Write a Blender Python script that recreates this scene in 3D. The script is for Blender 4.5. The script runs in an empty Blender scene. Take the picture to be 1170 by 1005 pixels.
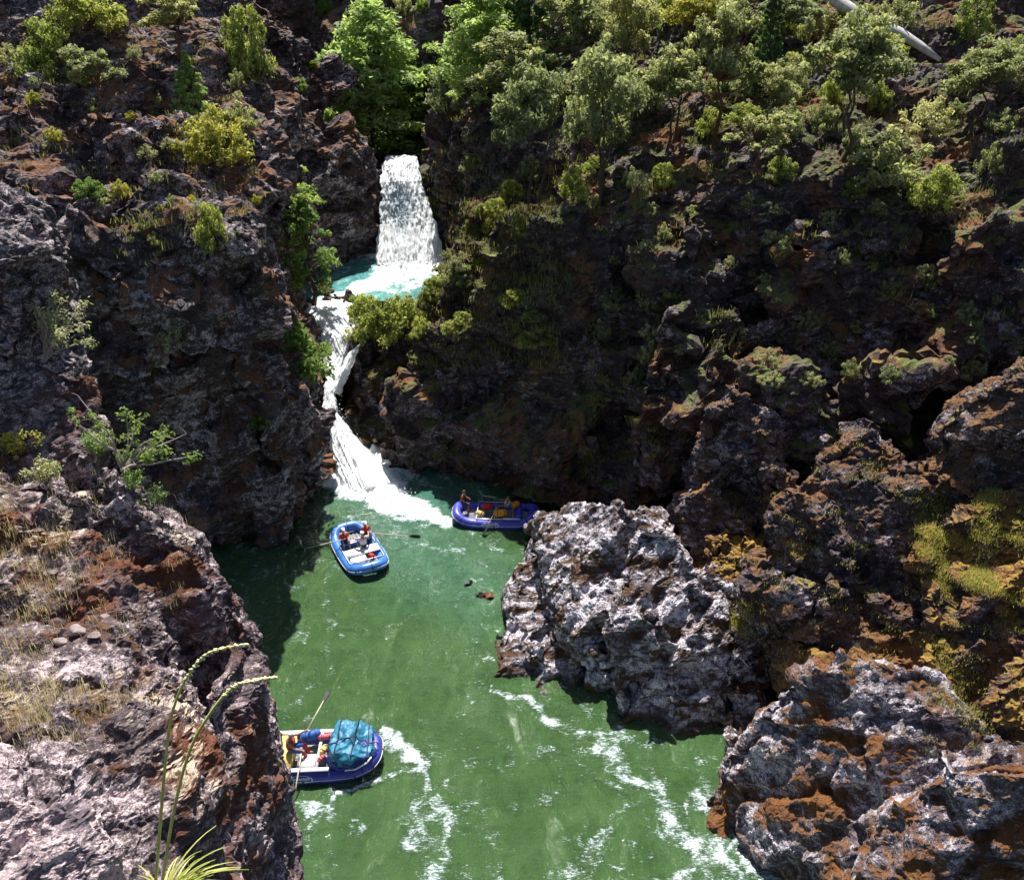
import bpy, bmesh, math, random
import numpy as np
from mathutils import Vector, Matrix, Euler, noise as mnoise

sc = bpy.context.scene
col = sc.collection
R = math.radians

# ---------------------------------------------------------------- camera
H, TH, F = 25.7, R(28.0), 1000.0          # camera height above the river, pitch, focal length in photo pixels
cam_d = bpy.data.cameras.new('camera'); cam = bpy.data.objects.new('camera', cam_d); col.objects.link(cam)
cam_d.sensor_width = 36.0; cam_d.lens = 36.0 * F / 1170.0
cam_d.clip_start = 0.1; cam_d.clip_end = 1000
cam.location = (0, 0, H); cam.rotation_euler = (R(90) - TH, 0, 0)
sc.camera = cam

# ---------------------------------------------------------------- sky and sun
SUN_EL, SUN_AZ = R(58), R(-5)             # azimuth from +Y towards +X
w = bpy.data.worlds.new('World'); sc.world = w; w.use_nodes = True
nt = w.node_tree; nt.nodes.clear()
sky = nt.nodes.new('ShaderNodeTexSky'); sky.sky_type = 'NISHITA'; sky.sun_disc = False
sky.sun_elevation = SUN_EL; sky.sun_rotation = SUN_AZ
bg = nt.nodes.new('ShaderNodeBackground'); bg.inputs[1].default_value = 0.05
wo = nt.nodes.new('ShaderNodeOutputWorld')
nt.links.new(sky.outputs[0], bg.inputs[0]); nt.links.new(bg.outputs[0], wo.inputs[0])
sd = bpy.data.lights.new('sun', 'SUN'); sd.energy = 5.0; sd.angle = R(0.5); sd.color = (1.0, 0.95, 0.88)
sun = bpy.data.objects.new('sun', sd); col.objects.link(sun)
sdir = Vector((math.sin(SUN_AZ) * math.cos(SUN_EL), math.cos(SUN_AZ) * math.cos(SUN_EL), math.sin(SUN_EL)))
sun.rotation_euler = (-sdir).to_track_quat('-Z', 'Y').to_euler()
sc.view_settings.view_transform = 'Standard'; sc.view_settings.look = 'None'
sc.view_settings.exposure = 1.0; sc.view_settings.gamma = 1; sc.view_settings.use_curve_mapping = False
sc.cycles.max_bounces = 6; sc.cycles.transparent_max_bounces = 12
sc.cycles.sample_clamp_indirect = 6

# ---------------------------------------------------------------- helpers: survey of the photo in metres
CT, ST = math.cos(TH), math.sin(TH)
def ray(px, py):
    u, v = (px - 585) / F, (py - 502.5) / F
    return Vector((u, CT - v * ST, -ST - v * CT))
def at(px, py, Y):
    d = ray(px, py); return Vector((0, 0, H)) + d * (Y / d.y)
def atz(px, py, z=0.0):
    d = ray(px, py); return Vector((0, 0, H)) + d * ((z - H) / d.z)

def tag(o, label=None, cat=None, group=None, kind=None):
    if label: o['label'] = label
    if cat: o['category'] = cat
    if group: o['group'] = group
    if kind: o['kind'] = kind
    return o
def empty(name, loc=(0, 0, 0), rz=0.0):
    o = bpy.data.objects.new(name, None); col.objects.link(o)
    o.empty_display_size = 0.2
    o.location = loc; o.rotation_euler = (0, 0, rz); return o
def link(name, me, mat=None, parent=None, smooth=False):
    o = bpy.data.objects.new(name, me); col.objects.link(o)
    if mat:
        me.materials.clear(); me.materials.append(mat)
    if parent: o.parent = parent
    if smooth: me.polygons.foreach_set('use_smooth', [True] * len(me.polygons))
    return o
def copy_tree(o, parent=None):
    c = o.copy(); col.objects.link(c)
    if parent: c.parent = parent
    for ch in list(o.children): copy_tree(ch, c)
    return c
def np_mesh(name, verts, faces):
    """verts (n,3), faces (m,4) or (m,3) numpy"""
    me = bpy.data.meshes.new(name); faces = np.asarray(faces, np.int32); k = faces.shape[1]
    me.vertices.add(len(verts)); me.vertices.foreach_set('co', np.asarray(verts, np.float32).ravel())
    me.loops.add(faces.size); me.loops.foreach_set('vertex_index', faces.ravel())
    me.polygons.add(len(faces)); me.polygons.foreach_set('loop_start', np.arange(0, faces.size, k, dtype=np.int32))
    me.update(calc_edges=True); return me
def fattr(me, name, vals, dom='POINT'):
    a = me.attributes.new(name, 'FLOAT', dom); a.data.foreach_set('value', np.asarray(vals, np.float32))

class MB:
    """collects simple shapes into one mesh"""
    def __init__(s): s.v = []; s.f = []
    def add(s, vs, fs):
        n = len(s.v); s.v += [tuple(v) for v in vs]; s.f += [tuple(i + n for i in f) for f in fs]
    def tube(s, pts, rad, seg=8, closed=False, cap=True):
        pts = [Vector(p) for p in pts]; n = len(pts)
        rs = rad if isinstance(rad, (list, tuple)) else [rad] * n
        vs = []; prev = None
        for i, p in enumerate(pts):
            if closed: t = pts[(i + 1) % n] - pts[i - 1]
            else: t = pts[min(i + 1, n - 1)] - pts[max(i - 1, 0)]
            t.normalize()
            a = (prev - t * prev.dot(t)) if prev is not None else (t.orthogonal() if abs(t.z) > .9 else Vector((0, 0, 1)) - t * t.z)
            a.normalize(); prev = a; b = t.cross(a)
            for k in range(seg):
                q = 2 * math.pi * k / seg; vs.append(p + (a * math.cos(q) + b * math.sin(q)) * rs[i])
        fs = []
        for i in range(n if closed else n - 1):
            j = (i + 1) % n
            for k in range(seg):
                k2 = (k + 1) % seg; fs.append((i * seg + k, i * seg + k2, j * seg + k2, j * seg + k))
        if cap and not closed:
            fs.append(tuple(range(seg - 1, -1, -1))); fs.append(tuple((n - 1) * seg + k for k in range(seg)))
        s.add(vs, fs); return s
    def box(s, c, size, rot=None, bev=0.0):
        bm = bmesh.new(); bmesh.ops.create_cube(bm, size=1)
        bmesh.ops.scale(bm, vec=size, verts=bm.verts)
        if bev: bmesh.ops.bevel(bm, geom=bm.edges[:], offset=bev, segments=2, affect='EDGES')
        M = Matrix.Translation(c) @ (Euler(rot).to_matrix().to_4x4() if rot else Matrix.Identity(4))
        bmesh.ops.transform(bm, matrix=M, verts=bm.verts); s.bm(bm); return s
    def ball(s, c, r, sub=2, rot=None):
        bm = bmesh.new(); bmesh.ops.create_icosphere(bm, subdivisions=sub, radius=1)
        r = r if isinstance(r, (list, tuple)) else (r, r, r)
        bmesh.ops.scale(bm, vec=r, verts=bm.verts)
        M = Matrix.Translation(c) @ (Euler(rot).to_matrix().to_4x4() if rot else Matrix.Identity(4))
        bmesh.ops.transform(bm, matrix=M, verts=bm.verts); s.bm(bm); return s
    def bm(s, bm):
        bm.verts.index_update(); s.add([v.co for v in bm.verts], [[v.index for v in f.verts] for f in bm.faces]); bm.free()
    def build(s, name, mat, parent=None, smooth=True):
        me = bpy.data.meshes.new(name); me.from_pydata(s.v, [], s.f); me.update()
        return link(name, me, mat, parent, smooth)

# ---------------------------------------------------------------- numpy noise
def _h(ix, iy, iz, seed):
    h = (ix.astype(np.uint32) * np.uint32(73856093)) ^ (iy.astype(np.uint32) * np.uint32(19349663)) ^ (iz.astype(np.uint32) * np.uint32(83492791)) ^ np.uint32((seed * 2654435761) & 0xffffffff)
    h ^= h >> np.uint32(13); h = h * np.uint32(1274126177); h ^= h >> np.uint32(16); h = h * np.uint32(2246822519); h ^= h >> np.uint32(13)
    return h
def rnd(ix, iy, iz, seed): return _h(ix, iy, iz, seed).astype(np.float32) / np.float32(4294967295.0)
def vnoise(p, seed=0):
    i = np.floor(p).astype(np.int64); f = (p - i).astype(np.float32); f = f * f * f * (f * (f * 6 - 15) + 10)
    r = np.zeros(len(p), np.float32)
    for a in (0, 1):
        wx = f[:, 0] if a else 1 - f[:, 0]
        for b in (0, 1):
            wy = f[:, 1] if b else 1 - f[:, 1]
            for c in (0, 1):
                wz = f[:, 2] if c else 1 - f[:, 2]
                r += wx * wy * wz * rnd(i[:, 0] + a, i[:, 1] + b, i[:, 2] + c, seed)
    return r * 2 - 1
def fbm(p, oct=4, seed=0, gain=.5):
    r = 0; a = 1.; q = p.copy()
    for o in range(oct): r = r + a * vnoise(q, seed + o * 17); q = q * 2.03 + 11.3; a *= gain
    return r
def ridged(p, oct=4, seed=0, gain=.55):
    r = 0; a = 1.; q = p.copy()
    for o in range(oct): r = r + a * (1 - 2 * np.abs(vnoise(q, seed + o * 17))); q = q * 2.1 + 7.7; a *= gain
    return r
def voro(p, seed=0):
    """F1, F2, cell value, local plane tilt"""
    i = np.floor(p).astype(np.int64); n = len(p)
    f1 = np.full(n, 9., np.float32); f2 = f1.copy(); cv = np.zeros(n, np.float32); tl = np.zeros(n, np.float32)
    for a in (-1, 0, 1):
        for b in (-1, 0, 1):
            for c in (-1, 0, 1):
                x, y, z = i[:, 0] + a, i[:, 1] + b, i[:, 2] + c
                d = np.stack([x + rnd(x, y, z, seed), y + rnd(x, y, z, seed + 1), z + rnd(x, y, z, seed + 2)], 1) - p
                dd = np.sqrt((d * d).sum(1)).astype(np.float32); m = dd < f1
                f2 = np.where(m, f1, np.minimum(f2, dd))
                t = d[:, 0] * (rnd(x, y, z, seed + 3) - .5) + d[:, 1] * (rnd(x, y, z, seed + 4) - .5) + d[:, 2] * (rnd(x, y, z, seed + 5) - .5)
                cv = np.where(m, rnd(x, y, z, seed + 6), cv); tl = np.where(m, t, tl); f1 = np.where(m, dd, f1)
    return f1, f2, cv, tl
def rotm(ax, ay, az): return np.array(Euler((ax, ay, az)).to_matrix(), dtype=np.float64)

# ---------------------------------------------------------------- materials
class NT:
    def __init__(s, name):
        s.m = bpy.data.materials.new(name); s.m.use_nodes = True; s.t = s.m.node_tree; s.t.nodes.clear()
        s.out = s.n('ShaderNodeOutputMaterial')
    def n(s, t, **k):
        x = s.t.nodes.new(t)
        for a, b in k.items(): setattr(x, a, b)
        return x
    def l(s, a, b): s.t.links.new(a, b)
    def val(s, sock, v):
        if hasattr(v, 'is_output'): s.l(v, sock)
        else:
            if isinstance(v, (tuple, list)) and len(v) == 3 and sock.type == 'RGBA': v = (*v, 1)
            sock.default_value = v
    def pos(s, scale=(1, 1, 1), rot=(0, 0, 0), obj=False):
        g = s.n('ShaderNodeTexCoord').outputs['Object'] if obj else s.n('ShaderNodeNewGeometry').outputs['Position']
        m = s.n('ShaderNodeMapping'); s.l(g, m.inputs[0])
        m.inputs['Scale'].default_value = scale; m.inputs['Rotation'].default_value = rot; return m.outputs[0]
    def noise(s, v, scale, detail=6, rough=.6, dist=0., typ='FBM'):
        x = s.n('ShaderNodeTexNoise', noise_type=typ); s.val(x.inputs['Vector'], v)
        x.inputs['Scale'].default_value = scale; x.inputs['Detail'].default_value = detail
        x.inputs['Roughness'].default_value = rough; x.inputs['Distortion'].default_value = dist; return x.outputs['Fac']
    def voro(s, v, scale, feat='F1', out='Distance'):
        x = s.n('ShaderNodeTexVoronoi', feature=feat); s.val(x.inputs['Vector'], v); x.inputs['Scale'].default_value = scale; return x.outputs[out]
    def mr(s, v, a, b, c=0., d=1., smooth=False):
        x = s.n('ShaderNodeMapRange'); x.clamp = True
        if smooth: x.interpolation_type = 'SMOOTHSTEP'
        s.val(x.inputs[0], v)
        for i, q in enumerate((a, b, c, d)): s.val(x.inputs[1 + i], q)
        return x.outputs[0]
    def math(s, op, a, b=None):
        x = s.n('ShaderNodeMath', operation=op); s.val(x.inputs[0], a)
        if b is not None: s.val(x.inputs[1], b)
        return x.outputs[0]
    def mix(s, f, a, b, blend='MIX'):
        x = s.n('ShaderNodeMix', data_type='RGBA', blend_type=blend)
        s.val(x.inputs[0], f); s.val(x.inputs[6], a); s.val(x.inputs[7], b); return x.outputs[2]
    def attr(s, name): return s.n('ShaderNodeAttribute', attribute_name=name).outputs['Fac']
    def bump(s, h, dist, strength=1., normal=None):
        x = s.n('ShaderNodeBump'); s.val(x.inputs['Height'], h); x.inputs['Distance'].default_value = dist; x.inputs['Strength'].default_value = strength
        if normal: s.l(normal, x.inputs['Normal'])
        return x.outputs[0]
    def bsdf(s, colr, rough=.8, normal=None, spec=.3, **k):
        x = s.n('ShaderNodeBsdfPrincipled'); s.val(x.inputs['Base Color'], colr); s.val(x.inputs['Roughness'], rough)
        x.inputs['Specular IOR Level'].default_value = spec
        if normal: s.l(normal, x.inputs['Normal'])
        for a, b in k.items(): s.val(x.inputs[a.replace('_', ' ')], b)
        return x.outputs[0]
    def done(s, sh): s.l(sh, s.out.inputs[0]); return s.m

def rock_mat(name, dark, mid, light, la=.5, mosses=(), sc_=1.0, bump=.12, band=None, rough=.75):
    """la: share of light patches. mosses: (colour, noise scale, threshold, how much it wants flat ground, seed offset)"""
    N = NT(name)
    P = N.pos(); S = N.pos((1.0, 1.0, 1.9), (R(25), R(30), 0))
    n1 = N.noise(P, .35 * sc_, 4, .65); n2 = N.noise(S, 1.6 * sc_, 6, .72, .6); n3 = N.noise(P, 14 * sc_, 3, .75)
    c = N.mix(N.mr(n2, .36, .60), dark, mid)
    lm = N.math('ADD', N.math('MULTIPLY', n2, .55), N.math('ADD', N.math('MULTIPLY', n1, .35), N.math('MULTIPLY', n3, .35)))
    th = .78 - .30 * la
    lf = N.mr(lm, th, th + .09)
    c = N.mix(lf, c, light)
    sp = N.voro(P, 9 * sc_, 'F1', 'Color')
    hs = N.n('ShaderNodeSeparateColor'); N.l(sp, hs.inputs[0])
    c = N.mix(.55, c, N.mix(hs.outputs[0], (.55, .5, .52), (1.3, 1.28, 1.3)), 'MULTIPLY')
    c = N.mix(N.mr(n3, .35, .7), N.mix(1., c, (.6, .56, .6), 'MULTIPLY'), c)
    if band:                      # water-polished pale foot of the rock
        z = N.n('ShaderNodeSeparateXYZ'); N.l(N.pos(), z.inputs[0])
        zz = N.math('ADD', z.outputs[2], N.math('MULTIPLY', N.noise(P, .7, 6), -2.5))
        c = N.mix(N.math('MULTIPLY', N.mr(zz, band[0], band[1], 1, 0), .8), c, N.mix(N.mr(n2, .3, .7), mid, light))
        wet = N.mr(N.math('ADD', z.outputs[2], N.math('MULTIPLY', n2, -.6)), -.1, .0, 0, 1)
        c = N.mix(wet, N.mix(1., c, (.25, .24, .2), 'MULTIPLY'), c)
    wz = N.n('ShaderNodeSeparateXYZ'); N.l(P, wz.inputs[0])      # soaked rim along the water
    wet_ = N.mr(N.math('ADD', wz.outputs[2], N.math('MULTIPLY', n2, -.55)), -.12, .06, 0, 1)
    c = N.mix(wet_, N.mix(1., c, (.28, .26, .24), 'MULTIPLY'), c)
    g = N.n('ShaderNodeNewGeometry'); nz = N.n('ShaderNodeSeparateXYZ'); N.l(g.outputs['Normal'], nz.inputs[0])
    msum = None
    for k, (mc, ms, mt, up, so) in enumerate(mosses):
        q = N.n('ShaderNodeVectorMath', operation='ADD'); N.l(P, q.inputs[0]); q.inputs[1].default_value = (so, so * 1.7, so * .4)
        qv = q.outputs[0]
        if isinstance(ms, tuple):       # streaks running down a diagonal of the rock
            mp_ = N.n('ShaderNodeMapping', vector_type='POINT'); N.l(qv, mp_.inputs[0]); mp_.inputs['Rotation'].default_value = (0, ms[1], 0); mp_.inputs['Scale'].default_value = (ms[2], 1, 1); qv = mp_.outputs[0]; ms = ms[0]
        a = N.noise(qv, ms, 5, .7)
        a = N.math('ADD', a, N.math('MULTIPLY', nz.outputs[2], up)); a = N.math('ADD', a, N.math('MULTIPLY', n3, .22))
        f = N.mr(a, mt, mt + .09)
        v = N.noise(P, 22 * sc_, 2, .8)
        mcol = N.mix(N.mr(v, .3, .7), tuple(x * .35 for x in mc), tuple(min(1, x * 1.5) for x in mc))
        c = N.mix(f, c, mcol); msum = f if msum is None else N.math('MAXIMUM', msum, f)
    h = N.math('ADD', N.math('MULTIPLY', n2, 1.0), N.math('ADD', N.math('MULTIPLY', n3, .28), N.math('MULTIPLY', N.voro(S, 5 * sc_, 'F1'), .35)))
    if msum is not None: h = N.math('ADD', h, N.math('MULTIPLY', N.math('MULTIPLY', msum, N.noise(P, 30 * sc_, 3, .8)), .5))
    r_ = N.mr(n3, .3, .7, rough - .15, rough + .15)
    if msum is not None: r_ = N.math('MAXIMUM', r_, N.math('MULTIPLY', msum, .95))
    return N.done(N.bsdf(c, r_, N.bump(h, bump / sc_, .9), .35))

def plain(name, c, rough=.6, spec=.4, var=.25, scale=6, bumpd=0.0, metallic=0.):
    N = NT(name); P = N.pos(obj=True); n = N.noise(P, scale, 6, .65)
    cc = N.mix(N.mr(n, .3, .7), tuple(x * (1 - var) for x in c), tuple(min(1, x * (1 + var * .6)) for x in c))
    nm = N.bump(N.noise(P, scale * 5, 5, .7), bumpd) if bumpd else None
    return N.done(N.bsdf(cc, rough, nm, spec, Metallic=metallic))

def leaf_mat(name, c1, c2, trans=.45):
    """foliage: colour varies per leaf (attribute tint) and from tree to tree"""
    N = NT(name); t = N.attr('tint'); oi = N.n('ShaderNodeObjectInfo')
    c = N.mix(t, c1, c2)
    c = N.mix(.8, c, N.mix(oi.outputs['Random'], (.72, .78, .8), (1.25, 1.15, 1.0)), 'MULTIPLY')
    d = N.bsdf(c, .6, None, .25)
    tr = N.n('ShaderNodeBsdfTranslucent'); N.l(N.mix(1., c, (1.3, 1.35, .9), 'MULTIPLY'), tr.inputs[0])
    mx = N.n('ShaderNodeMixShader'); mx.inputs[0].default_value = trans; N.l(d, mx.inputs[1]); N.l(tr.outputs[0], mx.inputs[2])
    return N.done(mx.outputs[0])

# ================================================================ ROCK
PURP = ((.024, .019, .024), (.095, .080, .095), (.50, .455, .50))
ORANGE = (.19, .080, .026); YELLOW = (.34, .30, .06); OLIVE = (.13, .15, .045); GOLD = (.30, .17, .04); RUST = (.22, .07, .035)
M_left = rock_mat('left_cliff_rock', (.026, .020, .021), (.122, .096, .100), (.60, .54, .55), .50, [((.24, .115, .06), .5, .70, .16, 3), (OLIVE, .8, .93, .2, 40)], 1.0, .14)
M_right = rock_mat('right_cliff_rock', (.024, .018, .022), (.118, .086, .086), (.54, .49, .53), .38, [((.24, .11, .05), .35, .70, .16, 9), (OLIVE, .45, .76, .22, 21), (YELLOW, .8, .90, .24, 77)], 1.0, .14)
M_boulder = rock_mat('pale_river_boulder_rock', (.06, .054, .064), (.28, .265, .295), (.84, .82, .86), .60, [((.085, .045, .024), (1.7, R(42), .22), .58, -.02, 5), (GOLD, (1.2, R(40), .3), .84, .10, 66)], 1.5, .075, band=None)
M_brown = rock_mat('mossy_brown_rock', (.04, .028, .03), (.10, .08, .09), (.62, .57, .61), .44, [((.22, .11, .05), .55, .72, .20, 12), (GOLD, .8, .90, .22, 31), (YELLOW, .5, .95, .28, 90)], 1.3, .15)
M_gold = rock_mat('golden_moss_rock', (.04, .028, .03), (.10, .08, .09), (.62, .57, .61), .35, [((.24, .12, .045), .55, .62, .16, 12), ((.38, .24, .05), .6, .74, .18, 31), ((.40, .34, .08), .5, .96, .26, 90)], 1.3, .15)
M_gray = rock_mat('grey_front_rock', (.06, .052, .064), (.24, .22, .25), (.80, .77, .82), .56, [(ORANGE, .5, .69, .16, 14), (GOLD, .8, .88, .2, 36)], 1.6, .12)
M_near = rock_mat('lichened_near_rock', (.045, .032, .036), (.165, .125, .135), (.70, .60, .60), .50, [((.15, .055, .028), .8, .66, .04, 55), ((.16, .08, .030), 1.2, .74, .06, 5), ((.60, .50, .38), .7, 1.0, .36, 23)], 3.6, .10)
M_slab = rock_mat('speckled_slab_rock', (.10, .085, .10), (.36, .29, .31), (.75, .62, .60), .6, [((.40, .20, .17), 2.2, .84, .1, 15)], 8.0, .08)

def hull_bm(bm, pts):
    vs = [bm.verts.new(p) for p in pts]
    r = bmesh.ops.convex_hull(bm, input=vs)
    dead = list({g for g in r['geom_interior'] + r['geom_unused'] if isinstance(g, bmesh.types.BMVert)})
    if dead: bmesh.ops.delete(bm, geom=dead, context='VERTS')

def lump(pts, t=4., drop=None, lean=0.):
    """pts: (px, py, Y) survey points on the visible front; t: thickness away from the river; drop: bottom height"""
    P = [at(*p) for p in pts]; out = list(P)
    c = sum(P, Vector()) / len(P)
    for p in P:
        q = p + Vector((p.x, p.y, p.z - H)) * (t / p.y); out.append(q)
        if drop is not None:
            out.append(Vector((p.x, p.y, drop))); out.append(Vector((q.x, q.y, drop)))
        else: out.append(q - Vector((0, 0, t * .4)))
    return out

def rock(name, lumps, vox, mat, s=1., seed=1, warp=.8, blk=.55, rdg=.35, sharp=1., strata=(.4, .5, .2), dents=(), inset=.22, zsq=1.6, fine=1., terr=()):
    bm = bmesh.new()
    for L in lumps:
        b2 = bmesh.new(); hull_bm(b2, L)
        bmesh.ops.recalc_face_normals(b2, faces=b2.faces)
        m_ = bpy.data.meshes.new('t'); b2.to_mesh(m_); b2.free(); bm.from_mesh(m_); bpy.data.meshes.remove(m_)
    me = bpy.data.meshes.new(name); bm.to_mesh(me); bm.free()
    o = bpy.data.objects.new(name, me); col.objects.link(o)
    md = o.modifiers.new('r', 'REMESH'); md.mode = 'VOXEL'; md.voxel_size = vox; md.adaptivity = 0
    dg = bpy.context.evaluated_depsgraph_get(); nm = bpy.data.meshes.new_from_object(o.evaluated_get(dg))
    o.modifiers.clear(); o.data = nm; bpy.data.meshes.remove(me); me = nm; me.name = name
    n = len(me.vertices); co = np.empty(n * 3, np.float32); me.vertices.foreach_get('co', co); co = co.reshape(-1, 3).astype(np.float64)
    no = np.empty(n * 3, np.float32); me.vertex_normals.foreach_get('vector', no); no = no.reshape(-1, 3).astype(np.float64)
    # low, smooth warp so that no hull face stays flat
    q = co / (4.5 * s)
    steep = np.clip(1.2 - np.abs(no[:, 2]) * 1.1, 0, 1)
    tz = np.zeros(n)
    for k, (per, A) in enumerate(terr):     # ledges: the face leans out, then steps back on a flat tread
        hh = (co[:, 2] + .30 * co[:, 0] + per * 1.1 * fbm(co / (per * 1.7), 3, seed + 200 + k)) / per
        tz += A * ((hh - np.floor(hh)) - .5) * np.clip(.55 + .9 * vnoise(co / (per * 1.3) + 7, seed + 210 + k), 0, 1.3)
    wv = np.stack([fbm(q + 13.1, 3, seed), fbm(q + 37.7, 3, seed + 5), fbm(q + 71.3, 3, seed + 9)], 1)
    p = co + wv * warp * s * .55
    rm = rotm(*strata); st = p @ rm.T; st = st * np.array([1., 1., zsq])
    d = tz * steep
    for k, (sz, am) in enumerate(((6.5, 2.5), (2.6, 1.0), (1.0, .32 * fine), (.4, .12 * fine), (.16, .04 * fine))):
        sz *= s; am *= s
        if sz < vox * 2.2: break
        if k == 2:                     # settle the big blocks before the fine relief
            p = p + no * d[:, None]; d = np.zeros(n)
            ne = len(me.edges); ev = np.empty(ne * 2, np.int32); me.edges.foreach_get('vertices', ev); ev = ev.reshape(-1, 2)
            deg = np.bincount(ev.ravel(), minlength=n).astype(float)[:, None]
            for it in range(4):
                acc = np.stack([np.bincount(ev[:, 0], weights=p[ev[:, 1], a], minlength=n) + np.bincount(ev[:, 1], weights=p[ev[:, 0], a], minlength=n) for a in range(3)], 1)
                p = p * .4 + .6 * acc / np.maximum(deg, 1)
            me.vertices.foreach_set('co', p.astype(np.float32).ravel()); me.update()
            nn_ = np.empty(n * 3, np.float32); me.vertex_normals.foreach_get('vector', nn_); no = nn_.reshape(-1, 3).astype(np.float64)
            st = (p @ rm.T) * np.array([1., 1., zsq])
        jq = st / sz + .28 * np.stack([vnoise(st / sz * 1.3 + 5, seed + k), vnoise(st / sz * 1.3 + 25, seed + k + 1), vnoise(st / sz * 1.3 + 45, seed + k + 2)], 1)
        f1, f2, cv, tl = voro(jq, seed + 30 * k)
        d += am * blk * ((cv - .5) * 1.25 + tl * 1.3) - am * .30 * blk * np.clip(1 - (f2 - f1) * 6, 0, 1)
    d -= inset * s
    d += .42 * s * rdg * ridged(st / (3.2 * s), 5, seed + 60) + .10 * s * fbm(p / (.55 * s), 4, seed + 80, .62)
    p = p + no * d[:, None]
    for (px, py, Y, r, dep) in dents:
        c = np.array(at(px, py, Y)); dd = np.linalg.norm((p - c) * np.array([1, .8, .8]), axis=1)
        t = np.clip(1.25 * (1 - dd / r), 0, 1); t = t * t * (3 - 2 * t)
        p = p + t[:, None] * dep * np.array([0, .45, -.9])
    # small lateral tearing for ragged ledges
    p = p + .08 * fine * s * np.stack([fbm(p / (.8 * s) + 3, 3, seed + 91), fbm(p / (.8 * s) + 9, 3, seed + 92), fbm(p / (.8 * s) + 15, 3, seed + 93)], 1)
    me.vertices.foreach_set('co', p.astype(np.float32).ravel()); me.update()
    me.materials.clear(); me.materials.append(mat)
    me.polygons.foreach_set('use_smooth', [False] * len(me.polygons))
    print(name, n)
    return o

def crags(base, n, rr, seed, zr=(.6, 1.3)):
    """random angular lumps strewn over hull point sets: base = list of (a, b, c) triangles of survey points"""
    rs = random.Random(seed); out = []
    for i in range(n):
        a, b, c = rs.choice(base); u, v = rs.random(), rs.random()
        if u + v > 1: u, v = 1 - u, 1 - v
        p = at(*[a[k] + (b[k] - a[k]) * u + (c[k] - a[k]) * v for k in range(3)])
        r = rs.uniform(*rr); pts = []
        for k in range(11):
            d = Vector((rs.gauss(0, 1), rs.gauss(0, 1), rs.gauss(0, 1))).normalized()
            pts.append(p + Vector((d.x * r, d.y * r, d.z * r * rs.uniform(*zr))))
        out.append(pts)
    return out
def quads(*q):
    out = []
    for a, b, c, d in q: out += [(a, b, c), (a, c, d)]
    return out

# ---- far hillsides closing the canyon
fh = [[at(-500, 150, 84), at(300, 120, 84), at(520, 150, 90), at(520, -60, 100), at(-500, -200, 110), at(300, -200, 110),
       at(-500, 150, 84) + Vector((0, 0, -14)), at(520, 150, 90) + Vector((0, 0, -14)), at(-500, -200, 110) + Vector((0, 30, 0)), at(520, -200, 110) + Vector((0, 30, 0))],
      [at(430, 200, 84), at(600, 160, 80), at(1700, 120, 72), at(430, -60, 100), at(600, -160, 105), at(1700, -200, 100), at(600, -160, 105) + Vector((0, 30, 3)), at(1700, -200, 100) + Vector((0, 30, 3)), at(430, 200, 84) + Vector((0, 0, -8)), at(1700, 120, 72) + Vector((0, 0, -20))]]
fh += crags(quads(((250, 90, 84), (520, 120, 88), (520, -60, 98), (250, -100, 100))), 16, (3, 6.5), 3)
fh += crags(quads(((900, 110, 76), (1300, 110, 72), (1300, -60, 90), (800, -60, 92))), 14, (3, 6), 4)
far = tag(rock('hills', fh, .42, M_right, 2.2, 4), kind='structure')

# ---- left wall: lit upper slope, dark face over the river, block with the bush
A = (-160, 340, 34.6); B = (60, 300, 35.2); C = (190, 262, 36.2); D = (294, 290, 37); E = (-160, 140, 52); Fp = (282, 140, 52); G = (312, 200, 54)
I = (-160, -120, 66); J = (180, -70, 66); K = (300, 20, 67); L_ = (335, 110, 66)
lw = [lump([A, B, C, D, E, Fp, G], 8, -3), lump([E, Fp, G, I, J, K, L_], 10, -3),
      lump([(185, 330, 35.4), (245, 290, 36), (298, 296, 37), (304, 350, 37.6), (298, 470, 38.6), (284, 520, 38.4), (252, 636, 36.2), (150, 640, 36)], 8, -3, .0),
      lump([(-100, 340, 35.4), (60, 330, 35.6), (150, 340, 35.8), (245, 640, 37), (-100, 640, 37.5)], 8, -3),
      lump([(290, 420, 39.6), (325, 404, 41), (358, 406, 42.6), (364, 430, 42.2), (370, 490, 42), (380, 540, 42.4), (376, 566, 41.6), (336, 612, 37.9), (300, 628, 36.8)], 4, -3),
      lump([(300, 318, 50), (335, 332, 56), (352, 346, 56.5), (338, 368, 52), (345, 402, 48), (300, 400, 46)], 5, -3),
      # beside the upper pool and fall
      lump([(300, 110, 66), (345, 118, 69), (400, 176, 72), (436, 188, 72.5), (433, 285, 69.2), (388, 302, 66), (345, 328, 60.5), (312, 290, 57)], 9, -3),
      lump([(286, 140, 56), (330, 110, 66), (345, 170, 66), (330, 230, 62), (318, 300, 56), (300, 200, 54)], 6, -3)]
lw += [lump([(214, 312, 34.6), (250, 294, 35), (300, 296, 35.8), (312, 326, 36.4), (306, 420, 37.4), (236, 430, 35.6), (206, 360, 34.8)], 3.5),
       lump([(70, 232, 37), (130, 196, 39), (196, 214, 39), (206, 262, 37.6), (150, 330, 35.4), (84, 310, 35)], 4),
       lump([(120, 420, 34), (190, 380, 34.4), (214, 440, 34.8), (200, 560, 35.4), (130, 560, 35)], 3.5),
       lump([(186, 150, 46), (262, 150, 47), (280, 200, 46), (262, 246, 43), (196, 236, 42)], 4),
       lump([(40, 120, 54), (84, 44, 58), (126, 24, 60), (142, 70, 58), (120, 116, 54)], 5)]
lw += crags(quads((B, (275, 285, 39), Fp, (0, 140, 52)), (E, (260, 150, 53), K, I)), 30, (1.4, 3.4), 11)
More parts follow.
